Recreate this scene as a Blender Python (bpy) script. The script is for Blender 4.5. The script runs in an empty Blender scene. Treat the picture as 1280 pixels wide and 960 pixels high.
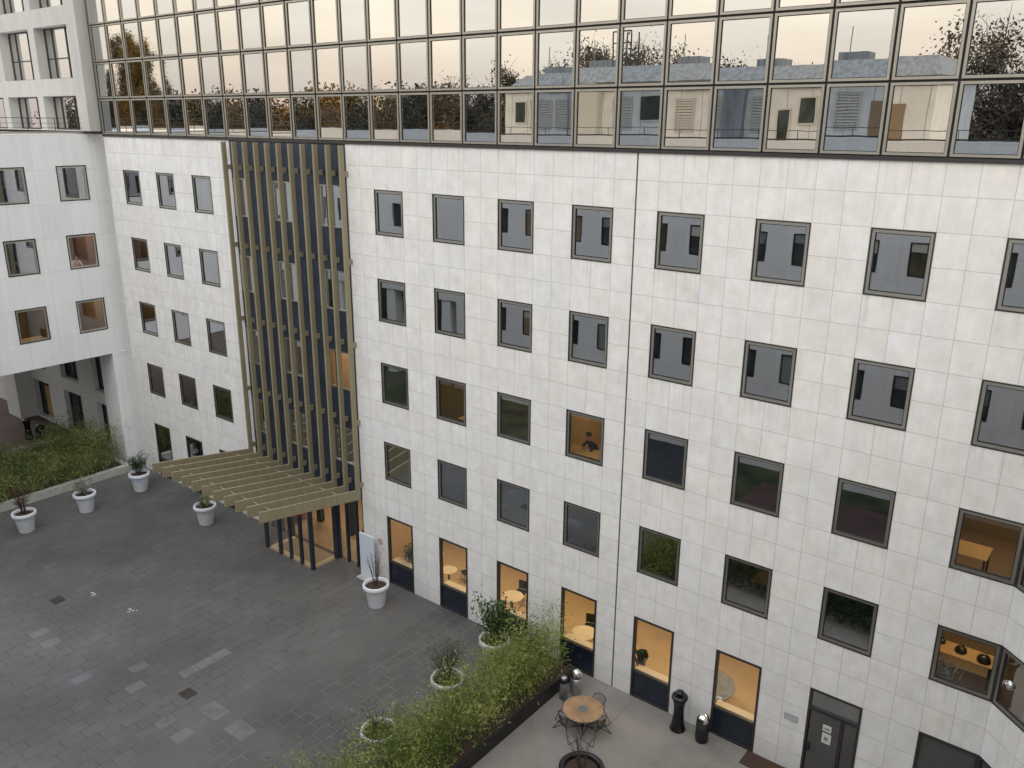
import bpy, bmesh, math, random
from mathutils import Vector, Matrix, Euler
R = math.radians
rng = random.Random(7)
SC = bpy.context.scene
COL = SC.collection

# ------------------------------------------------------------------ camera
cam = bpy.data.cameras.new("camera"); camo = bpy.data.objects.new("camera", cam); COL.objects.link(camo)
camo.location = (24.126, -22.163, 19.028)
camo.rotation_euler = (1.270585, -0.00723, 0.669697)
cam.sensor_width = 36; cam.lens = 1053.56 / 1280 * 36
cam.clip_start = 0.05; cam.clip_end = 2000
SC.camera = camo

# ------------------------------------------------------------------ world: dusk overcast over a low sun
SUN_EL, SUN_AZ = R(42), R(152)          # azimuth measured from +y, clockwise
w = bpy.data.worlds.new("World"); SC.world = w; w.use_nodes = True
nt = w.node_tree; nt.nodes.clear()
def N(nt, t, **kw):
    n = nt.nodes.new(t)
    for k, v in kw.items():
        if k in n.inputs.keys(): n.inputs[k].default_value = v
        else: setattr(n, k, v)
    return n
out = N(nt, 'ShaderNodeOutputWorld'); bg = N(nt, 'ShaderNodeBackground'); bg.inputs['Strength'].default_value = 0.1
sky = N(nt, 'ShaderNodeTexSky', sky_type='NISHITA', sun_disc=False, sun_elevation=SUN_EL, sun_rotation=SUN_AZ)
tc = N(nt, 'ShaderNodeTexCoord'); sep = N(nt, 'ShaderNodeSeparateXYZ')
nt.links.new(tc.outputs['Generated'], sep.inputs[0])
ramp = N(nt, 'ShaderNodeValToRGB'); cr = ramp.color_ramp
cr.elements[0].position = 0.0; cr.elements[0].color = (.60, .52, .485, 1)
cr.elements[1].position = 1.0; cr.elements[1].color = (1.50, 1.54, 1.62, 1)
for p_, c_ in ((.02, (.68, .575, .53)), (.06, (.80, .715, .62)), (.12, (.93, .86, .745)), (.35, (1.15, 1.16, 1.16))):
    e = cr.elements.new(p_); e.color = (*c_, 1)
nt.links.new(sep.outputs['Z'], ramp.inputs[0])
mul = N(nt, 'ShaderNodeVectorMath', operation='SCALE'); mul.inputs['Scale'].default_value = 10.0
nz = N(nt, 'ShaderNodeTexNoise'); nz.inputs['Scale'].default_value = 3.0; nz.inputs['Detail'].default_value = 4
mp = N(nt, 'ShaderNodeMapping'); mp.inputs['Scale'].default_value = (1, 1, 5)
nt.links.new(tc.outputs['Generated'], mp.inputs[0]); nt.links.new(mp.outputs[0], nz.inputs[0])
mr = N(nt, 'ShaderNodeMapRange'); mr.inputs['To Min'].default_value = .88; mr.inputs['To Max'].default_value = 1.12
mr.inputs['From Min'].default_value = .3; mr.inputs['From Max'].default_value = .7
nt.links.new(nz.outputs[0], mr.inputs[0])
m2 = N(nt, 'ShaderNodeVectorMath', operation='SCALE')
nt.links.new(ramp.outputs[0], mul.inputs[0]); nt.links.new(mul.outputs[0], m2.inputs[0]); nt.links.new(mr.outputs[0], m2.inputs['Scale'])
mix = N(nt, 'ShaderNodeMixRGB'); mix.inputs[0].default_value = .93
nt.links.new(sky.outputs[0], mix.inputs[1]); nt.links.new(m2.outputs[0], mix.inputs[2])
nt.links.new(mix.outputs[0], bg.inputs['Color']); nt.links.new(bg.outputs[0], out.inputs[0])

sl = bpy.data.lights.new("sun", 'SUN'); so = bpy.data.objects.new("sun", sl); COL.objects.link(so)
sl.energy = 0.5; sl.angle = R(35); sl.color = (1, .95, .88)
sd = Vector((math.sin(SUN_AZ) * math.cos(SUN_EL), math.cos(SUN_AZ) * math.cos(SUN_EL), math.sin(SUN_EL)))
so.rotation_euler = sd.to_track_quat('Z', 'Y').to_euler()
SC.view_settings.view_transform = 'Standard'; SC.view_settings.look = 'None'
SC.view_settings.exposure = 0.40; SC.view_settings.gamma = 1; SC.view_settings.use_curve_mapping = False
SC.cycles.max_bounces = 10; SC.cycles.transparent_max_bounces = 16; SC.cycles.glossy_bounces = 5
SC.cycles.sample_clamp_indirect = 6; SC.cycles.use_denoising = True

# ------------------------------------------------------------------ materials
def mat(name, col=(.5, .5, .5), rough=.6, metal=0, spec=.5, noise=0, nscale=4, detail=4, aniso=(1, 1, 1), bump=0):
    m = bpy.data.materials.new(name); m.use_nodes = True; t = m.node_tree; b = t.nodes['Principled BSDF']
    b.inputs['Base Color'].default_value = (*col, 1); b.inputs['Roughness'].default_value = rough
    b.inputs['Metallic'].default_value = metal; b.inputs['Specular IOR Level'].default_value = spec
    if noise:
        c = N(t, 'ShaderNodeTexCoord'); mpp = N(t, 'ShaderNodeMapping'); mpp.inputs['Scale'].default_value = aniso
        n = N(t, 'ShaderNodeTexNoise'); n.inputs['Scale'].default_value = nscale; n.inputs['Detail'].default_value = detail
        t.links.new(c.outputs['Object'], mpp.inputs[0]); t.links.new(mpp.outputs[0], n.inputs[0])
        r = N(t, 'ShaderNodeMapRange'); r.inputs['From Min'].default_value = .3; r.inputs['From Max'].default_value = .7
        r.inputs['To Min'].default_value = 1 - noise; r.inputs['To Max'].default_value = 1 + noise
        s = N(t, 'ShaderNodeVectorMath', operation='SCALE'); s.inputs[0].default_value = col
        t.links.new(n.outputs[0], r.inputs[0]); t.links.new(r.outputs[0], s.inputs['Scale']); t.links.new(s.outputs[0], b.inputs['Base Color'])
        if bump:
            bp = N(t, 'ShaderNodeBump'); bp.inputs['Strength'].default_value = bump; bp.inputs['Distance'].default_value = .02
            t.links.new(n.outputs[0], bp.inputs['Height']); t.links.new(bp.outputs[0], b.inputs['Normal'])
    return m

class G:                                   # tiny math-node writer
    def __init__(s, m):
        s.t = m.node_tree
    def m(s, op, a, b=None, c=None):
        n = s.t.nodes.new('ShaderNodeMath'); n.operation = op
        for i, v in enumerate((a, b, c)):
            if v is None: continue
            if isinstance(v, (int, float)): n.inputs[i].default_value = v
            else: s.t.links.new(v, n.inputs[i])
        return n.outputs[0]
    def comb(s, a, b, c=0.0):
        n = s.t.nodes.new('ShaderNodeCombineXYZ')
        for i, v in enumerate((a, b, c)):
            if isinstance(v, (int, float)): n.inputs[i].default_value = v
            else: s.t.links.new(v, n.inputs[i])
        return n.outputs[0]
    def white(s, v):
        n = s.t.nodes.new('ShaderNodeTexWhiteNoise'); n.noise_dimensions = '3D'; s.t.links.new(v, n.inputs['Vector']); return n
    def noise(s, v, sc, det=4, rough=.5):
        n = s.t.nodes.new('ShaderNodeTexNoise'); n.inputs['Scale'].default_value = sc; n.inputs['Detail'].default_value = det
        n.inputs['Roughness'].default_value = rough
        s.t.links.new(v, n.inputs['Vector']); return n.outputs[0]
    def rng(s, v, a, b, c, d):
        n = s.t.nodes.new('ShaderNodeMapRange')
        for k, x in zip(('From Min', 'From Max', 'To Min', 'To Max'), (a, b, c, d)): n.inputs[k].default_value = x
        s.t.links.new(v, n.inputs[0]); return n.outputs[0]
    def mixc(s, f, a, b):
        n = s.t.nodes.new('ShaderNodeMixRGB')
        for i, v in enumerate((f, a, b)):
            if isinstance(v, (int, float)): n.inputs[i].default_value = v
            elif isinstance(v, tuple): n.inputs[i].default_value = (*v, 1)
            else: s.t.links.new(v, n.inputs[i])
        return n.outputs[0]

def coords(m):
    t = m.node_tree; c = N(t, 'ShaderNodeTexCoord'); s = N(t, 'ShaderNodeSeparateXYZ'); t.links.new(c.outputs['Object'], s.inputs[0])
    return c.outputs['Object'], s.outputs

TH = 0.842; TOP = 18.30
def stone_material():
    m = mat('travertine_cladding', rough=.75, spec=.3); g = G(m); v, xyz = coords(m); b = m.node_tree.nodes['Principled BSDF']
    X, Y, Z = xyz[0], xyz[1], xyz[2]
    left = g.m('LESS_THAN', X, -9.0)
    u1 = g.m('DIVIDE', g.m('ADD', X, g.m('MULTIPLY', Y, -1.0)), .75)   # the angled wing keeps the grid going round the corner
    u2 = g.m('DIVIDE', g.m('ADD', X, 12.24), .769)
    u = g.m('ADD', g.m('MULTIPLY', u1, g.m('SUBTRACT', 1, left)), g.m('MULTIPLY', u2, left))
    vv = g.m('DIVIDE', g.m('SUBTRACT', TOP, Z), TH)
    fu = g.m('FRACT', g.m('ADD', u, 100)); fv = g.m('FRACT', g.m('ADD', vv, 100))
    du = g.m('MINIMUM', fu, g.m('SUBTRACT', 1, fu)); dv = g.m('MINIMUM', fv, g.m('SUBTRACT', 1, fv))
    ju = g.m('LESS_THAN', du, .0115); jv = g.m('LESS_THAN', dv, .0105)
    joint = g.m('MAXIMUM', ju, jv)
    seam = g.m('LESS_THAN', g.m('ABSOLUTE', g.m('SUBTRACT', X, 11.26)), .026)
    cell = g.comb(g.m('FLOOR', g.m('ADD', u, .0001)), g.m('FLOOR', vv), 3.3)
    wn = g.white(cell)
    n1 = g.noise(v, .22, 3); n2 = g.noise(v, 2.6, 6, .65)
    sv = g.comb(g.m('MULTIPLY', X, 4.2), g.m('MULTIPLY', Y, 4.2), g.m('MULTIPLY', Z, .6))
    off = m.node_tree.nodes.new('ShaderNodeVectorMath'); off.operation = 'MULTIPLY_ADD'
    m.node_tree.links.new(wn.outputs['Color'], off.inputs[0]); off.inputs[1].default_value = (9, 9, 9); m.node_tree.links.new(sv, off.inputs[2])
    streak = g.noise(off.outputs[0], 1.0, 5, .6)
    gs = g.noise(sv, .8, 4, .6)
    bl = g.noise(v, .9, 5, .7)
    val = g.m('ADD', g.rng(wn.outputs['Value'], 0, 1, -.012, .012), g.rng(n2, .3, .7, -.025, .025))
    val = g.m('ADD', val, g.rng(streak, .3, .7, -.03, .015))
    val = g.m('ADD', val, g.rng(gs, .3, .7, -.035, .02))
    val = g.m('ADD', val, g.rng(bl, .3, .7, -.04, .025))
    o2 = m.node_tree.nodes.new('ShaderNodeVectorMath'); o2.operation = 'MULTIPLY_ADD'
    m.node_tree.links.new(wn.outputs['Color'], o2.inputs[0]); o2.inputs[1].default_value = (13, 13, 13); m.node_tree.links.new(v, o2.inputs[2])
    marble = g.noise(o2.outputs[0], 1.9, 6, .68)
    val = g.m('ADD', val, g.rng(marble, .32, .68, -.06, .035))
    val = g.m('ADD', .79, val)
    warm = g.m('MULTIPLY', g.m('ADD', g.rng(n1, .35, .65, 0, .55), g.rng(gs, .45, .72, 0, .95)), g.rng(Z, 2, 17, .4, 1.3))  # warm stains; their growth with height imitates warmer light higher up
    warm = g.m('MULTIPLY', g.m('ADD', warm, g.rng(marble, .42, .62, .35, -.1)), g.rng(X, -6, 18, .55, 1.25))
    wc = g.white(g.comb(g.m('ADD', g.m('FLOOR', g.m('ADD', u, .0001)), 57), g.m('FLOOR', vv), 1.1))
    warm = g.m('MULTIPLY', warm, g.rng(wc.outputs['Value'], 0, 1, .6, 1.15))
    tint = g.mixc(g.m('MINIMUM', warm, 1.0), (.995, .99, .985), (1.005, .958, .885))
    wx = g.m('FRACT', g.m('DIVIDE', g.m('ADD', X, 300), 3.0)); wz = g.m('FRACT', g.m('DIVIDE', g.m('SUBTRACT', 18.3 + 3.368 * 3, Z), 3.368))
    under = g.m('MULTIPLY', g.m('LESS_THAN', wx, .5), g.rng(wz, .0, .30, 1, 0))
    drip = g.m('MULTIPLY', under, g.rng(g.noise(g.comb(g.m('MULTIPLY', X, 9), 0.0, g.m('MULTIPLY', Z, .25)), 1.0, 3), .5, .7, 0, 1))
    warm = g.m('ADD', warm, g.m('MULTIPLY', drip, .9)); val = g.m('SUBTRACT', val, g.m('MULTIPLY', drip, .11))
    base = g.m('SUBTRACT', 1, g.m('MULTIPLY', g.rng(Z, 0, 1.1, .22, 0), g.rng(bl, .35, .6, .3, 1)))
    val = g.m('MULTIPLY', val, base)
    sc_ = m.node_tree.nodes.new('ShaderNodeVectorMath'); sc_.operation = 'SCALE'
    m.node_tree.links.new(tint, sc_.inputs[0]); m.node_tree.links.new(val, sc_.inputs['Scale'])
    c1 = g.mixc(g.m('MULTIPLY', joint, .52), sc_.outputs[0], (.28, .27, .25))
    c2 = g.mixc(seam, c1, (.07, .07, .07))
    m.node_tree.links.new(c2, b.inputs['Base Color'])
    bp = N(m.node_tree, 'ShaderNodeBump'); bp.inputs['Strength'].default_value = .12; bp.inputs['Distance'].default_value = .01
    m.node_tree.links.new(n2, bp.inputs['Height']); m.node_tree.links.new(bp.outputs[0], b.inputs['Normal'])
    return m

def smooth_concrete():
    m = mat('pale_precast_concrete', rough=.7, spec=.3); g = G(m); v, xyz = coords(m); b = m.node_tree.nodes['Principled BSDF']
    X, Y, Z = xyz[0], xyz[1], xyz[2]
    a = g.m('ADD', g.m('DIVIDE', g.m('ADD', g.m('ADD', X, Y), 100), 1.49), .1)
    fa = g.m('FRACT', a); da = g.m('MINIMUM', fa, g.m('SUBTRACT', 1, fa))
    fz = g.m('FRACT', g.m('DIVIDE', g.m('SUBTRACT', 18.3, Z), 1.684)); dz = g.m('MINIMUM', fz, g.m('SUBTRACT', 1, fz))
    j = g.m('MAXIMUM', g.m('LESS_THAN', da, .006), g.m('LESS_THAN', dz, .0055))
    n1 = g.noise(v, .35, 5, .6); sv = g.comb(g.m('MULTIPLY', X, 3), g.m('MULTIPLY', Y, 3), g.m('MULTIPLY', Z, .3))
    s = g.noise(sv, 1, 5, .6)
    wn = g.white(g.comb(g.m('FLOOR', a), g.m('FLOOR', g.m('DIVIDE', g.m('SUBTRACT', 18.3, Z), 1.684)), 5.0))
    val = g.m('ADD', g.m('ADD', .74, g.rng(n1, .3, .7, -.03, .03)), g.m('ADD', g.rng(s, .3, .7, -.03, .025), g.rng(wn.outputs['Value'], 0, 1, -.018, .018)))
    sc_ = m.node_tree.nodes.new('ShaderNodeVectorMath'); sc_.operation = 'SCALE'; sc_.inputs[0].default_value = (.995, 1, 1.0)
    m.node_tree.links.new(val, sc_.inputs['Scale'])
    c = g.mixc(g.m('MULTIPLY', j, .35), sc_.outputs[0], (.3, .3, .3))
    m.node_tree.links.new(c, b.inputs['Base Color']); return m

def paver_material():
    m = mat('dark_stone_pavers', rough=.62, spec=.4); g = G(m); v, xyz = coords(m); b = m.node_tree.nodes['Principled BSDF']
    X, Y = xyz[0], xyz[1]
    row = g.m('FLOOR', g.m('DIVIDE', g.m('ADD', X, 100), .5)); fr = g.m('FRACT', g.m('DIVIDE', g.m('ADD', X, 100), .5))
    yo = g.m('ADD', g.m('DIVIDE', g.m('ADD', Y, 100), .66), g.m('MULTIPLY', g.m('FRACT', g.m('MULTIPLY', row, .5)), 1.0))
    cy = g.m('FLOOR', yo); fy = g.m('FRACT', yo)
    dx = g.m('MULTIPLY', g.m('MINIMUM', fr, g.m('SUBTRACT', 1, fr)), .5); dy = g.m('MULTIPLY', g.m('MINIMUM', fy, g.m('SUBTRACT', 1, fy)), .66)
    j = g.m('LESS_THAN', g.m('MINIMUM', dx, dy), .011)
    wn = g.white(g.comb(row, cy, 2.0))
    n1 = g.noise(v, .11, 3); n2 = g.noise(v, .55, 5, .6); n3 = g.noise(v, 5, 6, .7)
    val = g.m('ADD', g.m('ADD', .097, g.rng(n1, .35, .65, -.020, .024)), g.m('ADD', g.rng(n2, .3, .7, -.013, .015), g.rng(n3, .3, .7, -.005, .005)))
    clean = g.rng(n2, .4, .6, .35, 1.0)
    val = g.m('ADD', val, g.m('MULTIPLY', clean, g.rng(wn.outputs['Value'], 0, 1, -.008, .008)))
    lite = g.m('MULTIPLY', g.m('GREATER_THAN', wn.outputs['Value'], .985), g.rng(Y, -9.5, -8, .03, .0))
    val = g.m('ADD', val, lite)
    # darker cleaner field with pale joints on the right, paler worn field at the front
    fieldx = g.m('MULTIPLY', g.rng(X, 1.2, 3.4, 0, 1), g.rng(g.noise(v, .5, 3), .35, .55, .3, 1))
    val = g.m('MULTIPLY', val, g.m('SUBTRACT', 1, g.m('MULTIPLY', fieldx, .24)))
    val = g.m('MULTIPLY', val, g.m('ADD', 1, g.rng(Y, -11.5, -8.5, .25, 0)))
    hue = g.mixc(g.rng(n1, .4, .6, 0, 1), (.985, .99, 1.005), (1.03, 1.0, .95))
    sc_ = m.node_tree.nodes.new('ShaderNodeVectorMath'); sc_.operation = 'SCALE'
    m.node_tree.links.new(hue, sc_.inputs[0]); m.node_tree.links.new(val, sc_.inputs['Scale'])
    jc = g.mixc(fieldx, (.035, .036, .034), (.19, .19, .17))
    nj = g.noise(v, 1.3, 3)
    c = g.mixc(g.m('MULTIPLY', j, g.rng(nj, .38, .58, .12, .9)), sc_.outputs[0], jc)
    m.node_tree.links.new(c, b.inputs['Base Color'])
    m.node_tree.links.new(g.rng(n2, .3, .7, .5, .75), b.inputs['Roughness'])
    bp = N(m.node_tree, 'ShaderNodeBump'); bp.inputs['Strength'].default_value = .25; bp.inputs['Distance'].default_value = .008
    m.node_tree.links.new(g.m('SUBTRACT', n3, g.m('MULTIPLY', j, .8)), bp.inputs['Height']); m.node_tree.links.new(bp.outputs[0], b.inputs['Normal'])
    return m

def terrace_material():
    m = mat('beige_washed_concrete', rough=.8, spec=.25); g = G(m); v, xyz = coords(m); b = m.node_tree.nodes['Principled BSDF']
    n1 = g.noise(v, .5, 5, .6); n2 = g.noise(v, 14, 4, .7)
    f = g.m('FRACT', g.m('DIVIDE', g.m('ADD', xyz[0], 100.6), 3.42)); d = g.m('MINIMUM', f, g.m('SUBTRACT', 1, f))
    f2 = g.m('FRACT', g.m('DIVIDE', g.m('ADD', xyz[1], 102.7), 3.42)); d2 = g.m('MINIMUM', f2, g.m('SUBTRACT', 1, f2))
    j = g.m('LESS_THAN', g.m('MINIMUM', d, d2), .0022)
    val = g.m('ADD', g.m('ADD', .215, g.rng(n1, .3, .7, -.045, .04)), g.rng(n2, .3, .7, -.02, .02))
    sc_ = m.node_tree.nodes.new('ShaderNodeVectorMath'); sc_.operation = 'SCALE'; sc_.inputs[0].default_value = (1.05, .97, .87)
    m.node_tree.links.new(val, sc_.inputs['Scale'])
    c = g.mixc(g.m('MULTIPLY', j, .6), sc_.outputs[0], (.1, .09, .08)); m.node_tree.links.new(c, b.inputs['Base Color'])
    return m

def glass(name, refl, tint, trans, rough=.0, fres=.25, wave=.0):
    m = bpy.data.materials.new(name); m.use_nodes = True; t = m.node_tree; t.nodes.clear()
    o = N(t, 'ShaderNodeOutputMaterial'); mx = N(t, 'ShaderNodeMixShader'); tr = N(t, 'ShaderNodeBsdfTransparent'); gl = N(t, 'ShaderNodeBsdfGlossy')
    gl.inputs['Roughness'].default_value = rough; gl.inputs['Color'].default_value = (*tint, 1); tr.inputs['Color'].default_value = (*trans, 1)
    lw = N(t, 'ShaderNodeLayerWeight'); lw.inputs['Blend'].default_value = .5
    r = N(t, 'ShaderNodeMapRange'); r.inputs['To Min'].default_value = refl; r.inputs['To Max'].default_value = min(1, refl + fres)
    t.links.new(lw.outputs['Facing'], r.inputs[0]); t.links.new(r.outputs[0], mx.inputs[0]); t.links.new(tr.outputs[0], mx.inputs[1]); t.links.new(gl.outputs[0], mx.inputs[2])
    t.links.new(mx.outputs[0], o.inputs[0])
    if wave:
        c = N(t, 'ShaderNodeTexCoord'); n = N(t, 'ShaderNodeTexNoise'); n.inputs['Scale'].default_value = .9; n.inputs['Detail'].default_value = 1
        bp = N(t, 'ShaderNodeBump'); bp.inputs['Strength'].default_value = wave; bp.inputs['Distance'].default_value = .05
        t.links.new(c.outputs['Object'], n.inputs[0]); t.links.new(n.outputs[0], bp.inputs['Height']); t.links.new(bp.outputs[0], gl.inputs['Normal'])
    return m

def foliage(name, cols, trans=.25, dead=None):
    m = bpy.data.materials.new(name); m.use_nodes = True; t = m.node_tree; b = t.nodes['Principled BSDF']
    ge = N(t, 'ShaderNodeNewGeometry'); rp = N(t, 'ShaderNodeValToRGB'); e = rp.color_ramp.elements
    e[0].color = (*cols[0], 1); e[1].color = (*cols[-1], 1)
    for i, c in enumerate(cols[1:-1]):
        x = rp.color_ramp.elements.new((i + 1) / (len(cols) - 1)); x.color = (*c, 1)
    c_ = N(t, 'ShaderNodeTexCoord'); nz_ = N(t, 'ShaderNodeTexNoise'); nz_.inputs['Scale'].default_value = .9
    t.links.new(c_.outputs['Object'], nz_.inputs[0])
    a = N(t, 'ShaderNodeMath', operation='MULTIPLY_ADD'); a.inputs[1].default_value = .5
    s = N(t, 'ShaderNodeMapRange'); s.inputs['From Min'].default_value = .35; s.inputs['From Max'].default_value = .65; s.inputs['To Max'].default_value = .5
    t.links.new(ge.outputs['Random Per Island'], a.inputs[0]); t.links.new(nz_.outputs[0], s.inputs[0]); t.links.new(s.outputs[0], a.inputs[2])
    t.links.new(a.outputs[0], rp.inputs[0]); t.links.new(rp.outputs[0], b.inputs['Base Color'])
    b.inputs['Roughness'].default_value = .6; b.inputs['Specular IOR Level'].default_value = .25
    return m

M = dict(
    stone=stone_material(), concrete=smooth_concrete(), pavers=paver_material(), terrace=terrace_material(),
    light_paver=mat('pale_grey_paver', (.132, .135, .138), .6, noise=.25, nscale=2.2),
    frame_dark=mat('dark_bronze_frame', (.032, .030, .027), .45),
    frame_grey=mat('grey_bronze_sash', (.52, .50, .44), .28, metal=.9, noise=.06, nscale=1),
    gasket=mat('black_gasket', (.015, .015, .015), .7),
    navy_sheet=mat('dark_blue_sheet', (.022, .026, .032), .8, noise=.4, nscale=1.1),  # colour of the added sheet that a window mirrors dark
    redpave2=mat('dark_red_paving', (.060, .032, .032), .8, noise=.3, nscale=.6),
    alu=mat('champagne_aluminium', (.43, .40, .345), .32, metal=.75, noise=.08, nscale=.7),
    steel=mat('brushed_steel', (.45, .45, .44), .35, metal=.9, noise=.1, nscale=3),
    chrome=mat('polished_chrome', (.85, .85, .85), .08, metal=1),
    gold=mat('khaki_bronze_slats', (.262, .225, .142), .5, metal=.0, noise=.09, nscale=1.2, aniso=(4, 4, .4)),
    gold_rod=mat('pale_tie_rod', (.45, .41, .30), .5),
    navy=mat('navy_cladding', (.022, .034, .052), .45, noise=.35, nscale=.8),
    navy_panel=mat('navy_glass_panel', (.016, .022, .034), .18, noise=.2, nscale=2),
    black=mat('black_painted_steel', (.012, .012, .014), .4),
    black_gloss=mat('black_glossy_resin', (.008, .008, .01), .22),
    pot=mat('white_resin_pot', (.70, .725, .77), .5, noise=.06, nscale=2, bump=.05),
    pot_mossy=mat('weathered_white_pot', (.46, .47, .44), .6, noise=.28, nscale=4),
    soil=mat('potting_soil', (.045, .028, .02), .95, noise=.5, nscale=18, bump=.6),
    white=mat('white_panel', (.66, .72, .80), .4), red=mat('red_paint', (.5, .06, .04), .5),
    kerb=mat('pale_concrete_kerb', (.42, .42, .38), .8, noise=.15, nscale=2.5),
    wood=mat('oiled_wood', (.36, .22, .12), .55, noise=.25, nscale=3, aniso=(1, 1, 6)),
    mat_brown=mat('brown_coir', (.055, .035, .022), .95, noise=.4, nscale=30),
    grey_stone=mat('grey_stone_disc', (.13, .13, .14), .5),
    rust=mat('rusty_iron', (.045, .036, .031), .8, noise=.5, nscale=14),
    lawn=mat('lawn_grass', (.030, .040, .016), .9, noise=.75, nscale=.8), redpave=mat('red_brown_paving', (.11, .072, .055), .8, noise=.2, nscale=.6),
    earth=mat('distant_ground', (.07, .08, .05), .95, noise=.3, nscale=.05),
    roofgrey=mat('stained_grey_roofing', (.20, .215, .225), .7, noise=.3, nscale=1.5, aniso=(3, 3, .3)),
    render=mat('cream_render', (.60, .59, .56), .7, noise=.08, nscale=1.2),
    louvre=mat('cream_louvre', (.50, .48, .43), .6),
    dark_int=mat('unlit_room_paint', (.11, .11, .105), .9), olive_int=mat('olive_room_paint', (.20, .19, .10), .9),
    warm_int=mat('warm_room_paint', (.50, .36, .20), .8, noise=.08, nscale=.7), dim_int=mat('brown_room_paint', (.24, .17, .10), .9),
    blind=mat('grey_roller_blind', (.22, .25, .245), .8), blue_int=mat('blue_grey_blind', (.055, .07, .085), .8),
    cream_sill=mat('cream_sill', (.75, .60, .38), .6), floorwood=mat('oak_floor', (.36, .26, .17), .5, noise=.15, nscale=2, aniso=(1, 8, 1)),
    lampglow=None, desk=mat('light_oak_desk', (.50, .31, .12), .5), table_w=mat('cream_table_top', (.75, .62, .42), .4),
    cloth=mat('dark_blue_jumper', (.02, .03, .06), .9), cloth_w=mat('white_shirt', (.7, .68, .64), .8), skin=mat('skin', (.45, .26, .19), .6), hair=mat('dark_brown_hair', (.03, .018, .012), .7),
    bark=mat('grey_brown_bark', (.09, .075, .06), .9, noise=.3, nscale=4), twig=mat('dark_bare_twigs', (.075, .05, .045), .85),
    paper=mat('white_paper_notice', (.6, .6, .56), .7), blue=mat('faded_blue_print', (.35, .45, .62), .7), door=mat('grey_brown_door', (.085, .08, .078), .4, noise=.1, nscale=2),
    bamboo=foliage('bamboo_leaves', ((.055, .08, .018), (.13, .18, .04), (.25, .29, .075), (.40, .38, .15))),
    bamboo_dim=foliage('bamboo_leaves_dim', ((.05, .072, .022), (.11, .15, .045), (.19, .22, .075), (.30, .28, .13))),
    leaf_dark=foliage('dark_shrub_leaves', ((.014, .03, .012), (.03, .055, .02), (.055, .085, .03))),
    leaf_mid=foliage('mid_green_leaves', ((.02, .045, .014), (.05, .09, .03), (.10, .14, .05))),
    leaf_pale=foliage('pale_shrub_leaves', ((.12, .13, .08), (.22, .22, .17), (.34, .33, .27))),
    leaf_lime=foliage('lime_leaves', ((.09, .12, .02), (.18, .20, .04), (.28, .27, .07))),
    leaf_red=foliage('reddish_leaves', ((.06, .035, .02), (.10, .05, .03), (.07, .07, .03))),
    autumn_dark=foliage('dark_autumn_leaves', ((.035, .036, .025), (.07, .064, .04), (.12, .10, .055))),  # mirrored trees' leaf colours are lightened and softened to imitate haze
    autumn_gold=foliage('golden_autumn_leaves', ((.10, .06, .015), (.22, .13, .03), (.34, .22, .05))),
    autumn_brown=foliage('brown_autumn_leaves', ((.055, .045, .032), (.105, .083, .055), (.17, .14, .09))),
)
lg = bpy.data.materials.new('warm_lamp_diffuser'); lg.use_nodes = True
lg.node_tree.nodes['Principled BSDF'].inputs['Emission Color'].default_value = (1, .72, .38, 1); lg.node_tree.nodes['Principled BSDF'].inputs['Emission Strength'].default_value = 3
M['lampglow'] = lg
M['autumn_pale'] = foliage('pale_autumn_leaves', ((.07, .052, .03), (.15, .115, .065), (.27, .22, .12)))
M['opp_pane2'] = mat('brown_green_window', (.07, .062, .035), .25, noise=.6, nscale=1.4)
M['hall'] = mat('timber_lined_hall', (.38, .25, .12), .6, noise=.45, nscale=1.6, aniso=(5, 5, .3))
M['opp_pane'] = mat('dim_green_grey_window', (.045, .055, .052), .25, noise=.6, nscale=.9)
M['upper_concrete'] = mat('toned_pale_concrete', (.47, .455, .425), .75, noise=.07, nscale=1.3, aniso=(2, 2, .4))  # concrete toned darker to offset the strong sky light on the upper storey
M['dull_red'] = mat('dull_red_fabric', (.30, .03, .03), .8)
M['win_glass'] = glass('window_glass', .47, (.86, .89, .93), (.66, .68, .66), wave=.03)
M['lit_glass'] = glass('clear_window_glass', .09, (.85, .9, .95), (.88, .88, .86), wave=.01)
M['gold_glass'] = glass('bronze_mirror_glass', .80, (1.0, .965, .90), (.10, .09, .07), fres=.12, wave=.02)
M['blue_glass'] = glass('blue_mirror_glass', .78, (.88, .89, .88), (.06, .07, .08), fres=.12, wave=.02)
M['gold_glass_low'] = glass('bronze_mirror_glass_low', .80, (.99, .885, .75), (.12, .10, .07), fres=.12, wave=.03)
M['blue_glass_low'] = glass('blue_mirror_glass_low', .66, (.62, .665, .72), (.05, .06, .08), fres=.12, wave=.03)

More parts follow.
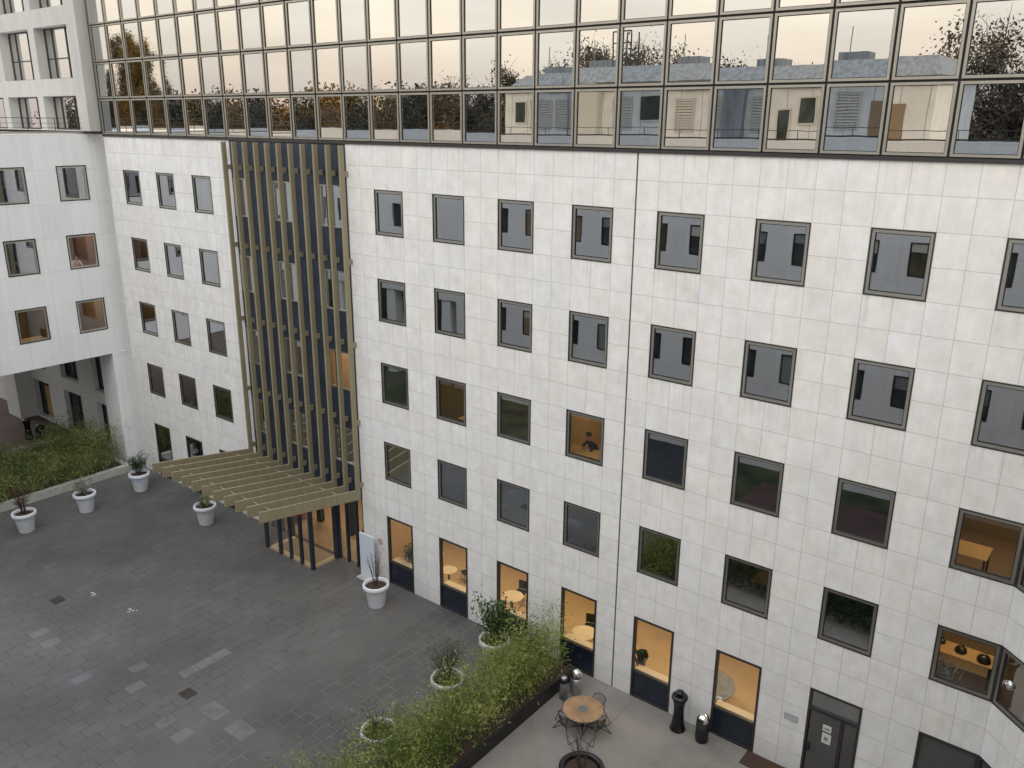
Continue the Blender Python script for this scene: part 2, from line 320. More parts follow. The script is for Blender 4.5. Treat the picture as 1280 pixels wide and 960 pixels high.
# ------------------------------------------------------------------ mesh helpers
class MB:
    def __init__(s): s.v = []; s.f = []; s.mi = []
    def add(s, vs, fs, mi=0):
        o = len(s.v); s.v += [tuple(a) for a in vs]; s.f += [tuple(i + o for i in f) for f in fs]; s.mi += [mi] * len(fs); return s
    def box(s, x0, x1, y0, y1, z0, z1, mi=0, M4=None):
        vs = [Vector(p) for p in ((x0, y0, z0), (x1, y0, z0), (x1, y1, z0), (x0, y1, z0), (x0, y0, z1), (x1, y0, z1), (x1, y1, z1), (x0, y1, z1))]
        if M4: vs = [M4 @ p for p in vs]
        return s.add(vs, [(0, 3, 2, 1), (4, 5, 6, 7), (0, 1, 5, 4), (1, 2, 6, 5), (2, 3, 7, 6), (3, 0, 4, 7)], mi)
    def quad(s, a, b, c, d, mi=0): return s.add([a, b, c, d], [(0, 1, 2, 3)], mi)
    def tube(s, pts, r, n=6, mi=0, cap=True):
        pts = [Vector(p) for p in pts]; rings = []
        for i, p in enumerate(pts):
            d = (pts[min(i + 1, len(pts) - 1)] - pts[max(i - 1, 0)]).normalized()
            up = Vector((0, 0, 1)) if abs(d.z) < .9 else Vector((1, 0, 0))
            a = d.cross(up).normalized(); b = d.cross(a)
            rr = r[i] if isinstance(r, (list, tuple)) else r
            rings.append([p + (a * math.cos(2 * math.pi * k / n) + b * math.sin(2 * math.pi * k / n)) * rr for k in range(n)])
        vs = [q for ring in rings for q in ring]; fs = []
        for i in range(len(pts) - 1):
            for k in range(n): fs.append((i * n + k, i * n + (k + 1) % n, (i + 1) * n + (k + 1) % n, (i + 1) * n + k))
        if cap: fs.append(tuple(range(n))[::-1]); fs.append(tuple((len(pts) - 1) * n + k for k in range(n)))
        return s.add(vs, fs, mi)
    def lathe(s, prof, n=32, c=(0, 0), mi=0):
        vs = []; fs = []
        for r, z in prof:
            for k in range(n): vs.append((c[0] + r * math.cos(2 * math.pi * k / n), c[1] + r * math.sin(2 * math.pi * k / n), z))
        for i in range(len(prof) - 1):
            for k in range(n): fs.append((i * n + k, i * n + (k + 1) % n, (i + 1) * n + (k + 1) % n, (i + 1) * n + k))
        return s.add(vs, fs, mi)
    def ring(s, x0, x1, z0, z1, w, y0, y1, mi=0, axis='y'):
        for a in ((x0, x1, z1 - w, z1), (x0, x1, z0, z0 + w), (x0, x0 + w, z0 + w, z1 - w), (x1 - w, x1, z0 + w, z1 - w)):
            s.box(a[0], a[1], y0, y1, a[2], a[3], mi)
        return s
    def build(s, name, mats, parent=None, loc=None, smooth=False, bevel=0):
        me = bpy.data.meshes.new(name); me.from_pydata(s.v, [], s.f)
        if not isinstance(mats, (list, tuple)): mats = [mats]
        for m in mats: me.materials.append(m)
        me.polygons.foreach_set('material_index', s.mi)
        if smooth: me.polygons.foreach_set('use_smooth', [True] * len(s.f))
        me.update(); o = bpy.data.objects.new(name, me); COL.objects.link(o)
        if parent: o.parent = parent
        if loc: o.location = loc
        if bevel:
            b = o.modifiers.new('bevel', 'BEVEL'); b.width = bevel; b.segments = 2; b.limit_method = 'ANGLE'
        return o

def empty(name, label, cat, loc=(0, 0, 0), rz=0, group=None):
    o = bpy.data.objects.new(name, None); COL.objects.link(o); o.location = loc; o.rotation_euler = (0, 0, rz); o.empty_display_size = .2
    o['label'] = label; o['category'] = cat
    if group: o['group'] = group
    return o
def tag(o, label=None, cat=None, group=None, kind=None):
    for k, v in (('label', label), ('category', cat), ('group', group), ('kind', kind)):
        if v: o[k] = v
    return o
def copy_tree(o, parent=None, loc=None):
    c = o.copy(); COL.objects.link(c)
    if parent: c.parent = parent
    if loc is not None: c.location = loc
    for ch in list(o.children): copy_tree(ch, c)
    return c

# ------------------------------------------------------------------ ground (structure)
g_ = MB(); g_.quad((-500, -500, 0), (500, -500, 0), (500, 500, 0), (-500, 500, 0)); tag(g_.build('ground', M['earth']), kind='structure')
def sheet(name, x0, x1, y0, y1, z, m): return tag(MB().quad((x0, y0, z), (x1, y0, z), (x1, y1, z), (x0, y1, z)).build(name, m), kind='structure')
sheet('plaza_paving', -20.4, 8.3, -16.5, .3, .004, M['pavers'])
sheet('terrace_paving', 9.96, 24.5, -14.0, .3, .004, M['terrace'])
sheet('passage_paving', -60, -27.6, -24, .5, .004, M['redpave'])
sheet('lawn_strip', 8.3, 24.5, -22.5, -20.6, .004, M['lawn'])
sheet('red_path', 8.3, 24.5, -20.6, -14.0, .004, M['redpave2'])
sheet('dark_sheet', -1.5, 5.5, -22.5, -16.5, .010, M['navy_sheet'])  # unseen dark sheet, added so a window mirrors dark navy
sheet('near_lawn', -20.4, 8.3, -22.5, -16.5, .004, M['lawn'])
sheet('back_lawn', -120, 40, -140, -38, .004, M['lawn'])
sheet('west_lawn', -120, -28.4, -38, -24.2, .006, M['lawn'])
# single pale pavers let into the plaza
lp = MB()
def slab(x, y, nx=1, ny=1):
    for i in range(nx):
        for j in range(ny):
            lp.quad((x + .5 * i + .01, y + .66 * j + .01, .008), (x + .5 * i + .48, y + .66 * j + .01, .008), (x + .5 * i + .48, y + .66 * j + .65, .008), (x + .5 * i + .01, y + .66 * j + .65, .008))
slab(-1.32, -9.24, 1, 3)
for q in ((-3.96, -11.88), (1.0, -9.9), (1.5, -9.9), (2.5, -9.9), (3.0, -9.9), (.5, -11.22)): slab(*q)
tag(lp.build('pale_paving', M['light_paver']), kind='structure')

# ------------------------------------------------------------------ wall grids with openings
def wall_grid(x0, x1, z0, z1, holes, depth, put, mi=0, mb=None):
    """holes: (xa, xb, za, zb); put(x, d, z) -> 3D point, d = depth behind the face"""
    mb = mb or MB()
    xs = sorted({x0, x1, *[h[0] for h in holes], *[h[1] for h in holes]}); zs = sorted({z0, z1, *[h[2] for h in holes], *[h[3] for h in holes]})
    xs = [x for x in xs if x0 <= x <= x1]; zs = [z for z in zs if z0 <= z <= z1]
    for a, b in zip(xs, xs[1:]):
        for c, d in zip(zs, zs[1:]):
            mx, mz = (a + b) / 2, (c + d) / 2
            if any(h[0] < mx < h[1] and h[2] < mz < h[3] for h in holes): continue
            mb.quad(put(a, 0, c), put(b, 0, c), put(b, 0, d), put(a, 0, d), mi)
    for xa, xb, za, zb in holes:
        D = depth
        mb.quad(put(xa, 0, za), put(xa, 0, zb), put(xa, D, zb), put(xa, D, za), mi)
        mb.quad(put(xb, 0, zb), put(xb, 0, za), put(xb, D, za), put(xb, D, zb), mi)
        mb.quad(put(xa, 0, zb), put(xb, 0, zb), put(xb, D, zb), put(xa, D, zb), mi)
        if za > z0 + .01: mb.quad(put(xb, 0, za), put(xa, 0, za), put(xa, D, za), put(xb, D, za), mi)
    return mb

def ztop(r): return TOP - (2 + 4 * r) * TH
def zbot(r): return TOP - (4 + 4 * r) * TH
GT = TOP - 18 * TH                                            # top of the ground-floor openings
W = 1.5
main_cols = [3.0 * k for k in range(8)]
left_cols = [-12.24, -15.32, -18.42]
bld = empty('office_building', 'long white stone office block with square windows under a mirrored glass upper storey', 'building', (0, 0, 0))
holes = []
for r in range(4):
    for x in main_cols: holes.append((x, x + W, zbot(r), ztop(r)))
    for x in left_cols: holes.append((x, x + W, zbot(r) + .02, ztop(r) + .02))
for x in main_cols: holes.append((x, x + W, 0.0, GT))
for x in left_cols: holes.append((x, x + W, 0.0, GT - .05))
RX0, RX1 = -9.08, -1.52                                        # the dark recess behind the slats
holes.append((RX0, RX1, 0.0, TOP))
P0 = lambda x, d, z: (x, d, z)
wl = wall_grid(-19.97, 22.5, 0.0, TOP, holes, .14, P0)
wl.quad((-19.97, 0, 0), (-19.97, 0, TOP), (-19.97, 6, TOP), (-19.97, 6, 0))
# angled bay at the right end, its windows wrap round the corner
A45 = (math.cos(R(-42)), math.sin(R(-42)))
P1 = lambda x, d, z: (22.5 + A45[0] * x - A45[1] * d, A45[1] * x + A45[0] * d, z)
bh = [(0, 1.5, zbot(r), ztop(r)) for r in range(4)] + [(0, 1.5, 0, GT)]
wall_grid(0, 4.4, 0, TOP, bh, .14, P1, mb=wl)
e1 = P1(4.4, 0, 0)
wl.quad((e1[0], e1[1], 0), (e1[0], -22, 0), (e1[0], -22, TOP), (e1[0], e1[1], TOP))
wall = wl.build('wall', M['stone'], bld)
# storeys above and body of the building behind
bd = MB(); bd.box(-19.9, 30, 6.0, 14, 0, 27.5); bd.box(-19.9, 30, .35, 6.0, 27.2, 27.5); bd.build('rear_block', M['render'], bld)

# --- square windows: window (outer frame) > sash, pane
def window_parts(w, z0, z1, glassm, transom=None):
    a = MB().ring(0, w, z0, z1, .034, -.015, .13).build('window', M['frame_dark'], bld)
    s = MB().ring(.035, w - .035, z0 + .035, z1 - .035, .076, .012, .11)
    s.ring(.112, w - .112, z0 + .112, z1 - .112, .018, .03, .105, 1)
    s.build('sash', [M['frame_grey'], M['gasket']], a)
    MB().quad((.125, .06, z0 + .125), (w - .125, .06, z0 + .125), (w - .125, .06, z1 - .125), (.125, .06, z1 - .125)).build('pane', glassm, a)
    return a
H = 2 * TH
lit_upper = {(1, 2), (3, 2), (7, 2), (7, 3)}
protos = {}
def put_window(x, z, lit, tilt=0):
    key = lit
    if key not in protos:
        protos[key] = window_parts(W, 0, H, M['lit_glass'] if lit else M['win_glass']); protos[key].location = (x, 0, z); o = protos[key]
    else: o = copy_tree(protos[key], bld, (x, 0, z))
    for c in o.children:
        if c.name.startswith('pane'): c.rotation_euler = (R(rng.uniform(-.12, .12)), 0, R(rng.uniform(-.12, .12)))
    return o
for r in range(4):
    for k, x in enumerate(main_cols): put_window(x, zbot(r), (k, r) in lit_upper)
    for k, x in enumerate(left_cols): put_window(x, zbot(r) + .02, False)
# tall ground-floor windows: frame > pane, sill, lower panel
def tall(x, lit, top=GT, name='tall_window'):
    m = MB().ring(0, W, .0, top, .07, -.02, .13); m.box(.07, W - .07, 0.0, .1, .98, 1.05)
    o = m.build(name, M['frame_dark'], bld, (x, 0, 0))
    MB().quad((.07, .05, 1.05), (W - .07, .05, 1.05), (W - .07, .05, top - .07), (.07, .05, top - .07)).build('pane', M['lit_glass'] if lit else M['win_glass'], o)
    MB().box(.07, W - .07, .04, .09, .07, .98).build('lower_panel', M['navy_panel'], o)
    MB().box(.07, W - .07, .13, .42, .96, 1.04).build('window_sill', M['cream_sill'], o)
    return o
for k, x in enumerate(main_cols[:6]): tall(x, True)
for x in left_cols: tall(x, False, GT - .05)
# door at the sixth bay and the dark corner window
d = MB().ring(18, 19.5, 0, GT, .07, -.02, .13); d.box(18.07, 19.43, -.01, .12, 2.42, 2.52); d.box(18.98, 19.06, -.01, .12, .02, 2.42)
door = d.build('door', M['frame_dark'], bld)
MB().box(18.09, 18.97, .02, .07, .03, 2.41).build('door_leaf', M['door'], door, bevel=.01)
MB().box(19.07, 19.42, .03, .07, .03, 2.41).build('side_panel', M['door'], door)
MB().quad((18.07, .05, 2.52), (19.43, .05, 2.52), (19.43, .05, GT - .07), (18.07, .05, GT - .07)).build('fanlight', M['win_glass'], door)
MB().box(18.13, 18.19, -.05, .02, 1.0, 1.25).build('handle', M['black'], door)
nb = MB().box(18.50, 18.76, .010, .018, 1.45, 1.80, 0); nb.box(18.49, 18.74, .010, .018, 1.86, 2.08, 0); nb.box(18.57, 18.68, .004, .010, 1.55, 1.68, 1); nb.box(18.54, 18.69, .004, .010, 1.93, 1.99, 1)
nb.build('notice', [M['paper'], M['frame_grey']], door)
dk = MB().ring(21.0, 22.49, 0, GT, .07, -.02, .13).build('corner_window', M['frame_dark'], bld)
MB().quad((21.07, .05, .07), (22.42, .05, .07), (22.42, .05, GT - .07), (21.07, .05, GT - .07)).build('pane', M['door'], dk)
# windows of the angled bay
rot = Matrix.Translation((22.5, 0, 0)) @ Matrix.Rotation(R(-42), 4, 'Z')
for r in range(4):
    o = copy_tree(protos[False], bld); o.matrix_local = rot @ Matrix.Translation((0.0, 0, zbot(r)))
o = MB().ring(0, 1.5, 0, GT, .07, -.02, .13).build('corner_window', M['frame_dark'], bld); o.matrix_local = rot
MB().quad((.07, .05, .07), (1.43, .05, .07), (1.43, .05, GT - .07), (.07, .05, GT - .07)).build('pane', M['door'], o)

# --- mirrored curtain wall
PW, PH = 1.5, 1.704
def panel(low, tintm):
    a = MB().ring(.03, PW - .03, .03, PH - .03, .064, -.05, .06).build('curtain_panel', M['alu'], bld)
    g = MB().ring(.094, PW - .094, .094, PH - .094, .016, -.02, .05, 0); g.build('glazing_bead', M['gasket'], a)
    p = MB().quad((-.655, 0, -.757), (.655, 0, -.757), (.655, 0, .757), (-.655, 0, .757)).build('pane', tintm, a, (.75, .0, .852))
    return a
pp = {}
cx0 = -13                                                       # first column index left
for r in range(3):
    for c in range(-13, 16):
        tint = ('gold' if c % 2 == 0 else 'blue') + ('_glass_low' if r == 0 else '_glass')
        x = c * 1.5 if c >= -2 else -3.0 + (c + 2) * 1.533
        z = TOP + .03 + r * PH
        if x + PW > 24.3: continue
        if tint not in pp: o = panel(r == 0, M[tint]); pp[tint] = o; o.location = (x, 0, z)
        else: o = copy_tree(pp[tint], bld, (x, 0, z))
        for ch in o.children:
            if ch.name.startswith('pane'): ch.rotation_euler = (R(rng.uniform(-.22, .22)), 0, R(rng.uniform(-.3, .3)))
cb = MB(); cb.box(-20.12, 24.3, .065, .10, TOP - .0, 27.2); cb.box(-20.0, 22.47, -.05, .063, TOP - .07, TOP + .03)
cb.build('curtain_backing', M['frame_dark'], bld)
ub = MB()
for r in (3, 4):
    for c in range(-13, 16):
        x = c * 1.5 if c >= -2 else -3.0 + (c + 2) * 1.533
        if x + PW > 24.3: continue
        z = TOP + .03 + r * PH
        ub.ring(x + .03, x + PW - .03, z + .03, z + PH - .03, .064, -.05, .06, 0)
        ub.quad((x + .1, 0, z + .1), (x + PW - .1, 0, z + .1), (x + PW - .1, 0, z + PH - .1), (x + .1, 0, z + PH - .1), 1 if c % 2 == 0 else 2)
tag(ub.build('upper_glazing', [M['alu'], M['gold_glass'], M['blue_glass']], bld), kind='stuff')

# --- navy recess behind the slats
nv_cols = [(-8.98, -7.88), (-6.17, -4.82), (-3.14, -1.74)]
nh = [(a, b, zbot(r) + .08, ztop(r) + .04) for r in range(4) for a, b in nv_cols]
wall_grid(RX0, RX1, 3.95, TOP - .1, nh, .12, lambda x, d, z: (x, .02 + d, z)).build('recessed_wall', M['navy'], bld)
for (a, b, z0, z1) in nh:
    lit = (a == -3.14 and abs(z0 - zbot(2) - .08) < .01)
    o = MB().ring(0, b - a, 0, z1 - z0, .05, 0, .09).build('narrow_window', M['frame_grey'], bld, (a, -.005, z0))
    MB().box(.32, .36, .03, .08, .05, z1 - z0 - .05).build('sash', M['gasket'], o)
    MB().quad((.05, .06, .05), (b - a - .05, .06, .05), (b - a - .05, .06, z1 - z0 - .05), (.05, .06, z1 - z0 - .05)).build('pane', M['lit_glass'] if lit else M['win_glass'], o)
# ground floor glazing of the entrance
o = MB()
for x in [RX0, -8.3, -7.55, -6.75, -3.34, -2.75, -2.1, RX1 - .07]: o.box(x, x + .09, .02, .16, 0, 3.9)
o.box(RX0, RX1, .0, .3, 3.42, 4.02)
o = o.build('entrance_frame', M['navy'], bld)
for i, (a, b) in enumerate(((RX0 + .09, -8.3), (-8.21, -7.55), (-7.46, -6.75), (-3.25, -2.75), (-2.66, -2.1), (-2.01, RX1 - .07))):
    MB().quad((a, .09, .05), (b, .09, .05), (b, .09, 3.85), (a, .09, 3.85)).build('pane', M['lit_glass'], o)

# --- rooms behind the windows
def room(x0, x1, zf, zc, depth, wallm, floorm, y0=.15, blind=None):
    m = MB(); y1 = y0 + depth
    m.quad((x0, y0, zf), (x1, y0, zf), (x1, y1, zf), (x0, y1, zf), 1)
    m.quad((x0, y0, zc), (x0, y1, zc), (x1, y1, zc), (x1, y0, zc), 0)
    m.quad((x0, y1, zf), (x1, y1, zf), (x1, y1, zc), (x0, y1, zc), 0)
    m.quad((x0, y0, zf), (x0, y1, zf), (x0, y1, zc), (x0, y0, zc), 0)
    m.quad((x1, y0, zf), (x1, y0, zc), (x1, y1, zc), (x1, y1, zf), 0)
    o = m.build('room', [wallm, floorm], bld)
    if blind: MB().quad((x0 + .6, y0 + .02, zf), (x1 - .6, y0 + .02, zf), (x1 - .6, y0 + .02, zc), (x0 + .6, y0 + .02, zc)).build('roller_blind', blind, o)
    return o
def lamp(x, y, z, e, label, w=.9, dd=.3, col=(1, .78, .50)):
    o = empty('ceiling_lamp', label, 'lamp', (x, y, z), group='ceiling lamps in the lit rooms')
    MB().box(-w / 2, w / 2, -dd / 2, dd / 2, -.04, 0).build('housing', M['render'], o)
    MB().box(-w / 2 + .03, w / 2 - .03, -dd / 2 + .03, dd / 2 - .03, -.055, -.041).build('diffuser', M['lampglow'], o)
    L = bpy.data.lights.new('lamp_light', 'AREA'); L.shape = 'RECTANGLE'; L.size = w; L.size_y = dd; L.energy = e; L.color = col
    q = bpy.data.objects.new('lamp_light', L); COL.objects.link(q); q.parent = o; q.location = (0, 0, -.08)
    return o
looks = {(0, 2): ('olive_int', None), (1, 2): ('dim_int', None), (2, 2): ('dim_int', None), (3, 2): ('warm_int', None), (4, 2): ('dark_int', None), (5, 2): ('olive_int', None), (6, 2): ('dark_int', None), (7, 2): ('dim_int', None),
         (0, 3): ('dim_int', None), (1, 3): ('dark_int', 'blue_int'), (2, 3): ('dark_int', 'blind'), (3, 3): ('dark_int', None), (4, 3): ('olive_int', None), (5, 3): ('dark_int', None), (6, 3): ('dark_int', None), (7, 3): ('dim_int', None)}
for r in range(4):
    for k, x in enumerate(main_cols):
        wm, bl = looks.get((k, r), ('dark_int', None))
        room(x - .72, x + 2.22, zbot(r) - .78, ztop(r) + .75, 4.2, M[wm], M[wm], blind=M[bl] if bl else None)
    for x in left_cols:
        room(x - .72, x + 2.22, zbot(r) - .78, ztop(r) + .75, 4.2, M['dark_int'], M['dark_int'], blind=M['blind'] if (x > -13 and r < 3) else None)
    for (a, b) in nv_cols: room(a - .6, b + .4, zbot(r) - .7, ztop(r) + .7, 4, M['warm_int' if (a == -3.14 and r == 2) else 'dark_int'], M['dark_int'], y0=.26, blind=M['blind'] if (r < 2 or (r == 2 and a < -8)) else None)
for k, x in enumerate(main_cols):
    lit = k < 6
    if not lit: room(x - .72, x + 2.22, .02, 3.35, 4.2, M['dark_int'], M['dark_int'])
    if lit: lamp(x + .75, 2.2, 3.33, (40, 40, 38, 38, 40, 44)[k], 'warm lamp inside the lit tall window %s' % ('beside the white sign panel', 'second from entrance', 'behind the leafy potted shrub', 'behind the end of the bamboo', 'left of the black waisted bin', 'left of the door')[k])
room(-1.3, 17.2, .02, 3.35, 5.8, M['warm_int'], M['warm_int'])
for x in left_cols: room(x - .72, x + 2.22, .02, 3.3, 4.2, M['dark_int'], M['dark_int'])
lamp(3.75, 2.6, ztop(2) + .73, 16, 'dim ceiling lamp in the room with the tall dark chair back')
lamp(6.75, 2.6, ztop(2) + .73, 10, 'dim ceiling lamp in the third room with the floor lamp silhouette')
lamp(9.75, 2.6, ztop(2) + .73, 17, 'ceiling lamp above the person reading at a desk')
lamp(21.75, 2.3, ztop(2) + .73, 26, 'ceiling lamp above the orange desk in the far right room')
lamp(21.75, 2.3, ztop(3) + .73, 30, 'ceiling lamp above the desk with black bags')
lamp(.75, 3.2, ztop(3) + .73, 7, 'faint ceiling lamp in the first-floor room nearest the slats')
lamp(18.75 - 3.0, 3.2, ztop(3) + .73, 5, 'faint ceiling lamp in the room above the tall window left of the door')
lamp(-2.4, 2.2, ztop(2) + .68, 45, 'bright ceiling lamp glowing between the last two slats')
# entrance hall
eh = MB(); 
eh.quad((RX0, .2, .02), (RX1, .2, .02), (RX1, 7, .02), (RX0, 7, .02), 1); eh.quad((RX0, 7, 0), (RX1, 7, 0), (RX1, 7, 3.9), (RX0, 7, 3.9), 0)
eh.quad((RX0, .2, 0), (RX0, 7, 0), (RX0, 7, 3.9), (RX0, .2, 3.9), 0); eh.quad((RX1, .2, 0), (RX1, .2, 3.9), (RX1, 7, 3.9), (RX1, 7, 0), 0)
eh.quad((RX0, .2, 3.9), (RX0, 7, 3.9), (RX1, 7, 3.9), (RX1, .2, 3.9), 0)
eh.build('entrance_hall', [M['hall'], M['floorwood']], bld)
for i, (x, lab) in enumerate(((-7.5, 'ceiling lamp in the left part of the entrance hall'), (-4.9, 'ceiling lamp over the middle of the entrance hall'), (-2.5, 'ceiling lamp in the entrance hall nearest the white sign'))): lamp(x, 2.6, 3.88, 45, lab)

rc = empty('reception_counter', 'low reception counter inside the lit entrance hall', 'counter', (-3.0, 4.2, .02))
MB().box(-1.2, 1.2, -.35, .35, 0, 1.05).build('counter_body', M['wood'], rc); MB().box(-1.3, 1.3, -.42, .42, 1.05, 1.1).build('counter_top', M['cream_sill'], rc)
for x, lab in ((-4.6, 'dark square column in the entrance hall left of the counter'), (-2.2, 'dark square column in the entrance hall right of the counter'), (-6.9, 'dark square column at the left of the entrance hall')):
    tag(MB().box(-.14, .14, -.14, .14, 0, 3.86).build('hall_column', M['navy'], loc=(x, 1.9, .02), bevel=.01), lab, 'column')
sf = empty('lounge_chair', 'red lounge chair inside the entrance hall', 'chair', (-7.9, 1.2, .03), .5)
MB().box(-.4, .4, -.35, .35, .2, .42).build('seat', M['dull_red'], sf, bevel=.05); MB().box(-.4, .4, .28, .42, .42, .9).build('backrest', M['dull_red'], sf, bevel=.05)
for sx in (-1, 1):
    for sy in (-1, 1): MB().tube([(sx * .32, sy * .28, 0), (sx * .32, sy * .28, .2)], .02, 6).build('leg', M['black'], sf)
# --- glass entrance vestibule
vs = empty('entrance_vestibule', 'glass entrance box with navy posts and a lit wooden floor under the slatted canopy', 'vestibule', (0, 0, 0))
VX0, VX1, VY = -6.75, -3.30, -1.48
for (x, w_) in ((VX0, .16), (-5.75, .16), (-4.95, .10), (-4.20, .12), (VX1 - .18, .18)):
    MB().box(x, x + w_, VY, VY + .14, 0, 3.62).build('post', M['navy'], vs)
MB().box(VX1 - .16, VX1, -.16, -.0, 0, 3.62).build('post', M['navy'], vs)
MB().box(VX0, VX0 + .14, -.16, -.0, 0, 3.62).build('post', M['navy'], vs)
for a, b in ((-6.59, -5.75), (-5.59, -4.95), (-4.85, -4.2), (-4.08, -3.48)):
    MB().quad((a, VY + .07, .08), (b, VY + .07, .08), (b, VY + .07, 3.6), (a, VY + .07, 3.6)).build('pane', M['lit_glass'], vs)
MB().quad((VX1 - .08, VY + .14, .08), (VX1 - .08, -.16, .08), (VX1 - .08, -.16, 3.6), (VX1 - .08, VY + .14, 3.6)).build('pane', M['lit_glass'], vs)
MB().quad((VX0 + .08, -.16, .08), (VX0 + .08, VY + .14, .08), (VX0 + .08, VY + .14, 3.6), (VX0 + .08, -.16, 3.6)).build('pane', M['lit_glass'], vs)
MB().box(VX0 + .05, VX1 - .05, VY + .05, -.0, .01, .03).build('floor', M['floorwood'], vs)
t = MB().box(VX0 + .16, VX1 - .18, VY + .15, VY + .33, .03, .05); t.box(VX1 - .34, VX1 - .18, VY + .33, -.02, .03, .05); t.box(VX0 + .16, VX0 + .34, VY + .33, -.02, .03, .05)
t.build('floor_border', M['cream_sill'], vs)
MB().box(VX0 - .02, VX1 + .02, VY - .02, .0, 3.62, 3.72).build('roof', M['navy'], vs)

# --- slatted screen and canopy
cn = empty('slatted_canopy', 'tall screen of khaki bronze slats that bend outwards into an entrance canopy', 'canopy', (0, 0, 0))
proto = None
TX = [-9.05 + i * .761 for i in range(11)]
lev = [17.12, 13.75, 10.38, 7.02]
for i, x in enumerate(TX):
    if proto is None:
        m = MB(); t_ = .045; yf, yb = -.40, -.18
        m.box(-t_, t_, yf, yb, 3.95, TOP - .12)
        # canopy arm, rising outwards
        a0, a1 = Vector((0, yb, 3.55)), Vector((0, -5.22, 4.36)); h = .46
        vsq = [Vector((sx, p.y, p.z + hh)) for sx in (-.042, .042) for p in (a0, a1) for hh in (0, h)]
        m.add(vsq, [(0, 1, 3, 2), (4, 6, 7, 5), (0, 2, 6, 4), (1, 5, 7, 3), (2, 3, 7, 6), (0, 4, 5, 1)])
        proto = m.build('slat', M['gold'], cn, (x, 0, 0), bevel=.008)
        for z in lev + [4.2]:
            MB().box(-.045, .045, yb, -.001, z - .10, z + .10).build('bracket', M['gold'], proto)
    else: copy_tree(proto, cn, (x, 0, 0))
for y, z in ((-1.15, 3.99), (-4.45, 4.52)):
    MB().tube([(TX[0] - .05, y, z + .02), (TX[-1] + .05, y, z + .02)], .014, 8).build('tie_rod', M['gold_rod'], cn)

# ------------------------------------------------------------------ side building on the left (face x = -20.9)
sb = empty('side_building', 'smooth pale concrete side wing on the left with a rounded corner and a terrace above', 'building', (0, 0, 0))
SX = -20.9
ycols = [(-.665, 1.51), (-3.665, 1.53), (-6.68, 1.53), (-9.7, 1.53)]
zr = [(15.05, 16.78), (11.57, 13.34), (8.14, 9.9)]
hs = [(y - w_, y, z0, z1) for (y, w_) in ycols for (z0, z1) in zr]
P2 = lambda y, d, z: (SX - d, y, z)
BOT = 6.75
sw = wall_grid(-14.0, -.4, BOT, 18.34, hs, .14, P2)
# rounded end going behind the stone façade
prev = (SX, -.4)
rc = 1.5; arc = [(SX - rc + rc * math.cos(a), -.4 + rc * math.sin(a)) for a in [R(7.5 * k) for k in range(0, 10)]]
for p, q in zip(arc, arc[1:]): sw.quad((p[0], p[1], BOT), (q[0], q[1], BOT), (q[0], q[1], 18.34), (p[0], p[1], 18.34))
sw.quad((SX, -14, 18.34), (SX, -.4, 18.34), (-24, -.4, 18.34), (-24, -14, 18.34)); sw.quad((-24, -14, 18.34), (-24, -.4, 18.34), (-44, -.4, 18.34), (-44, -14, 18.34))
sw.quad((-21.0, -.41, 18.335), (arc[-1][0], arc[-1][1], 18.335), (-24, 1, 18.335), (-24, -.4, 18.335))
sw.quad((SX, -14, BOT), (-33, -14, BOT), (-33, .15, BOT), (SX, .15, BOT)); sw.quad((SX, -14, BOT), (SX, -14, 18.34), (-44, -14, 18.34), (-44, -14, BOT))
sw.build('wall', M['concrete'], sb)
pz = MB()                                                        # rounded pillar carrying the corner
for p, q in zip([(SX, -.6)] + arc, arc): pz.quad((p[0], p[1], 0), (q[0], q[1], 0), (q[0], q[1], BOT), (p[0], p[1], BOT))
pz.quad((SX - 1.6, -.6, 0), (SX, -.6, 0), (SX, -.6, BOT), (SX - 1.6, -.6, BOT))
pz.build('pillar', M['concrete'], sb)
sproto = None
for (y, w_) in ycols:
    for (z0, z1) in zr:
        lit = (z0 < 14 and y > -1) or (z0 < 9 and y > -4)
        m = MB().ring(0, 1.52, 0, 1.755, .05, -.01, .13); o = m.build('window', M['frame_dark'], sb)
        o.location = (SX, y - w_, z0); o.rotation_euler = (0, 0, R(90))
        s = MB().ring(.052, 1.468, .052, 1.703, .07, .015, .11); s.build('sash', M['frame_grey'], o)
        MB().quad((.12, .06, .12), (1.4, .06, .12), (1.4, .06, 1.635), (.12, .06, 1.635)).build('pane', M['lit_glass'] if lit else M['win_glass'], o)
        rm = MB(); x0, x1, ya, yb, zf, zc = SX - .16, SX - 4.2, y - w_ - .7, min(y + .7, -.1), z0 - .8, z1 + .75
        rm.quad((x0, ya, zf), (x0, yb, zf), (x1, yb, zf), (x1, ya, zf), 1); rm.quad((x0, ya, zc), (x1, ya, zc), (x1, yb, zc), (x0, yb, zc)); rm.quad((x1, ya, zf), (x1, yb, zf), (x1, yb, zc), (x1, ya, zc))
        rm.quad((x0, ya, zf), (x1, ya, zf), (x1, ya, zc), (x0, ya, zc)); rm.quad((x0, yb, zf), (x0, yb, zc), (x1, yb, zc), (x1, yb, zf))
        wm = M['dim_int'] if lit else M['dark_int']; rm.build('room', [wm, wm], sb)
lamp(SX - 1.8, -1.4, 14.05, 24, 'ceiling lamp above the seated person in the side wing', col=(1, .6, .35))
lamp(SX - 1.8, -1.4, 10.6, 30, 'ceiling lamp in the orange room at the bottom right of the side wing')
lamp(SX - 1.8, -4.4, 10.6, 16, 'ceiling lamp above the cluttered desk in the side wing')
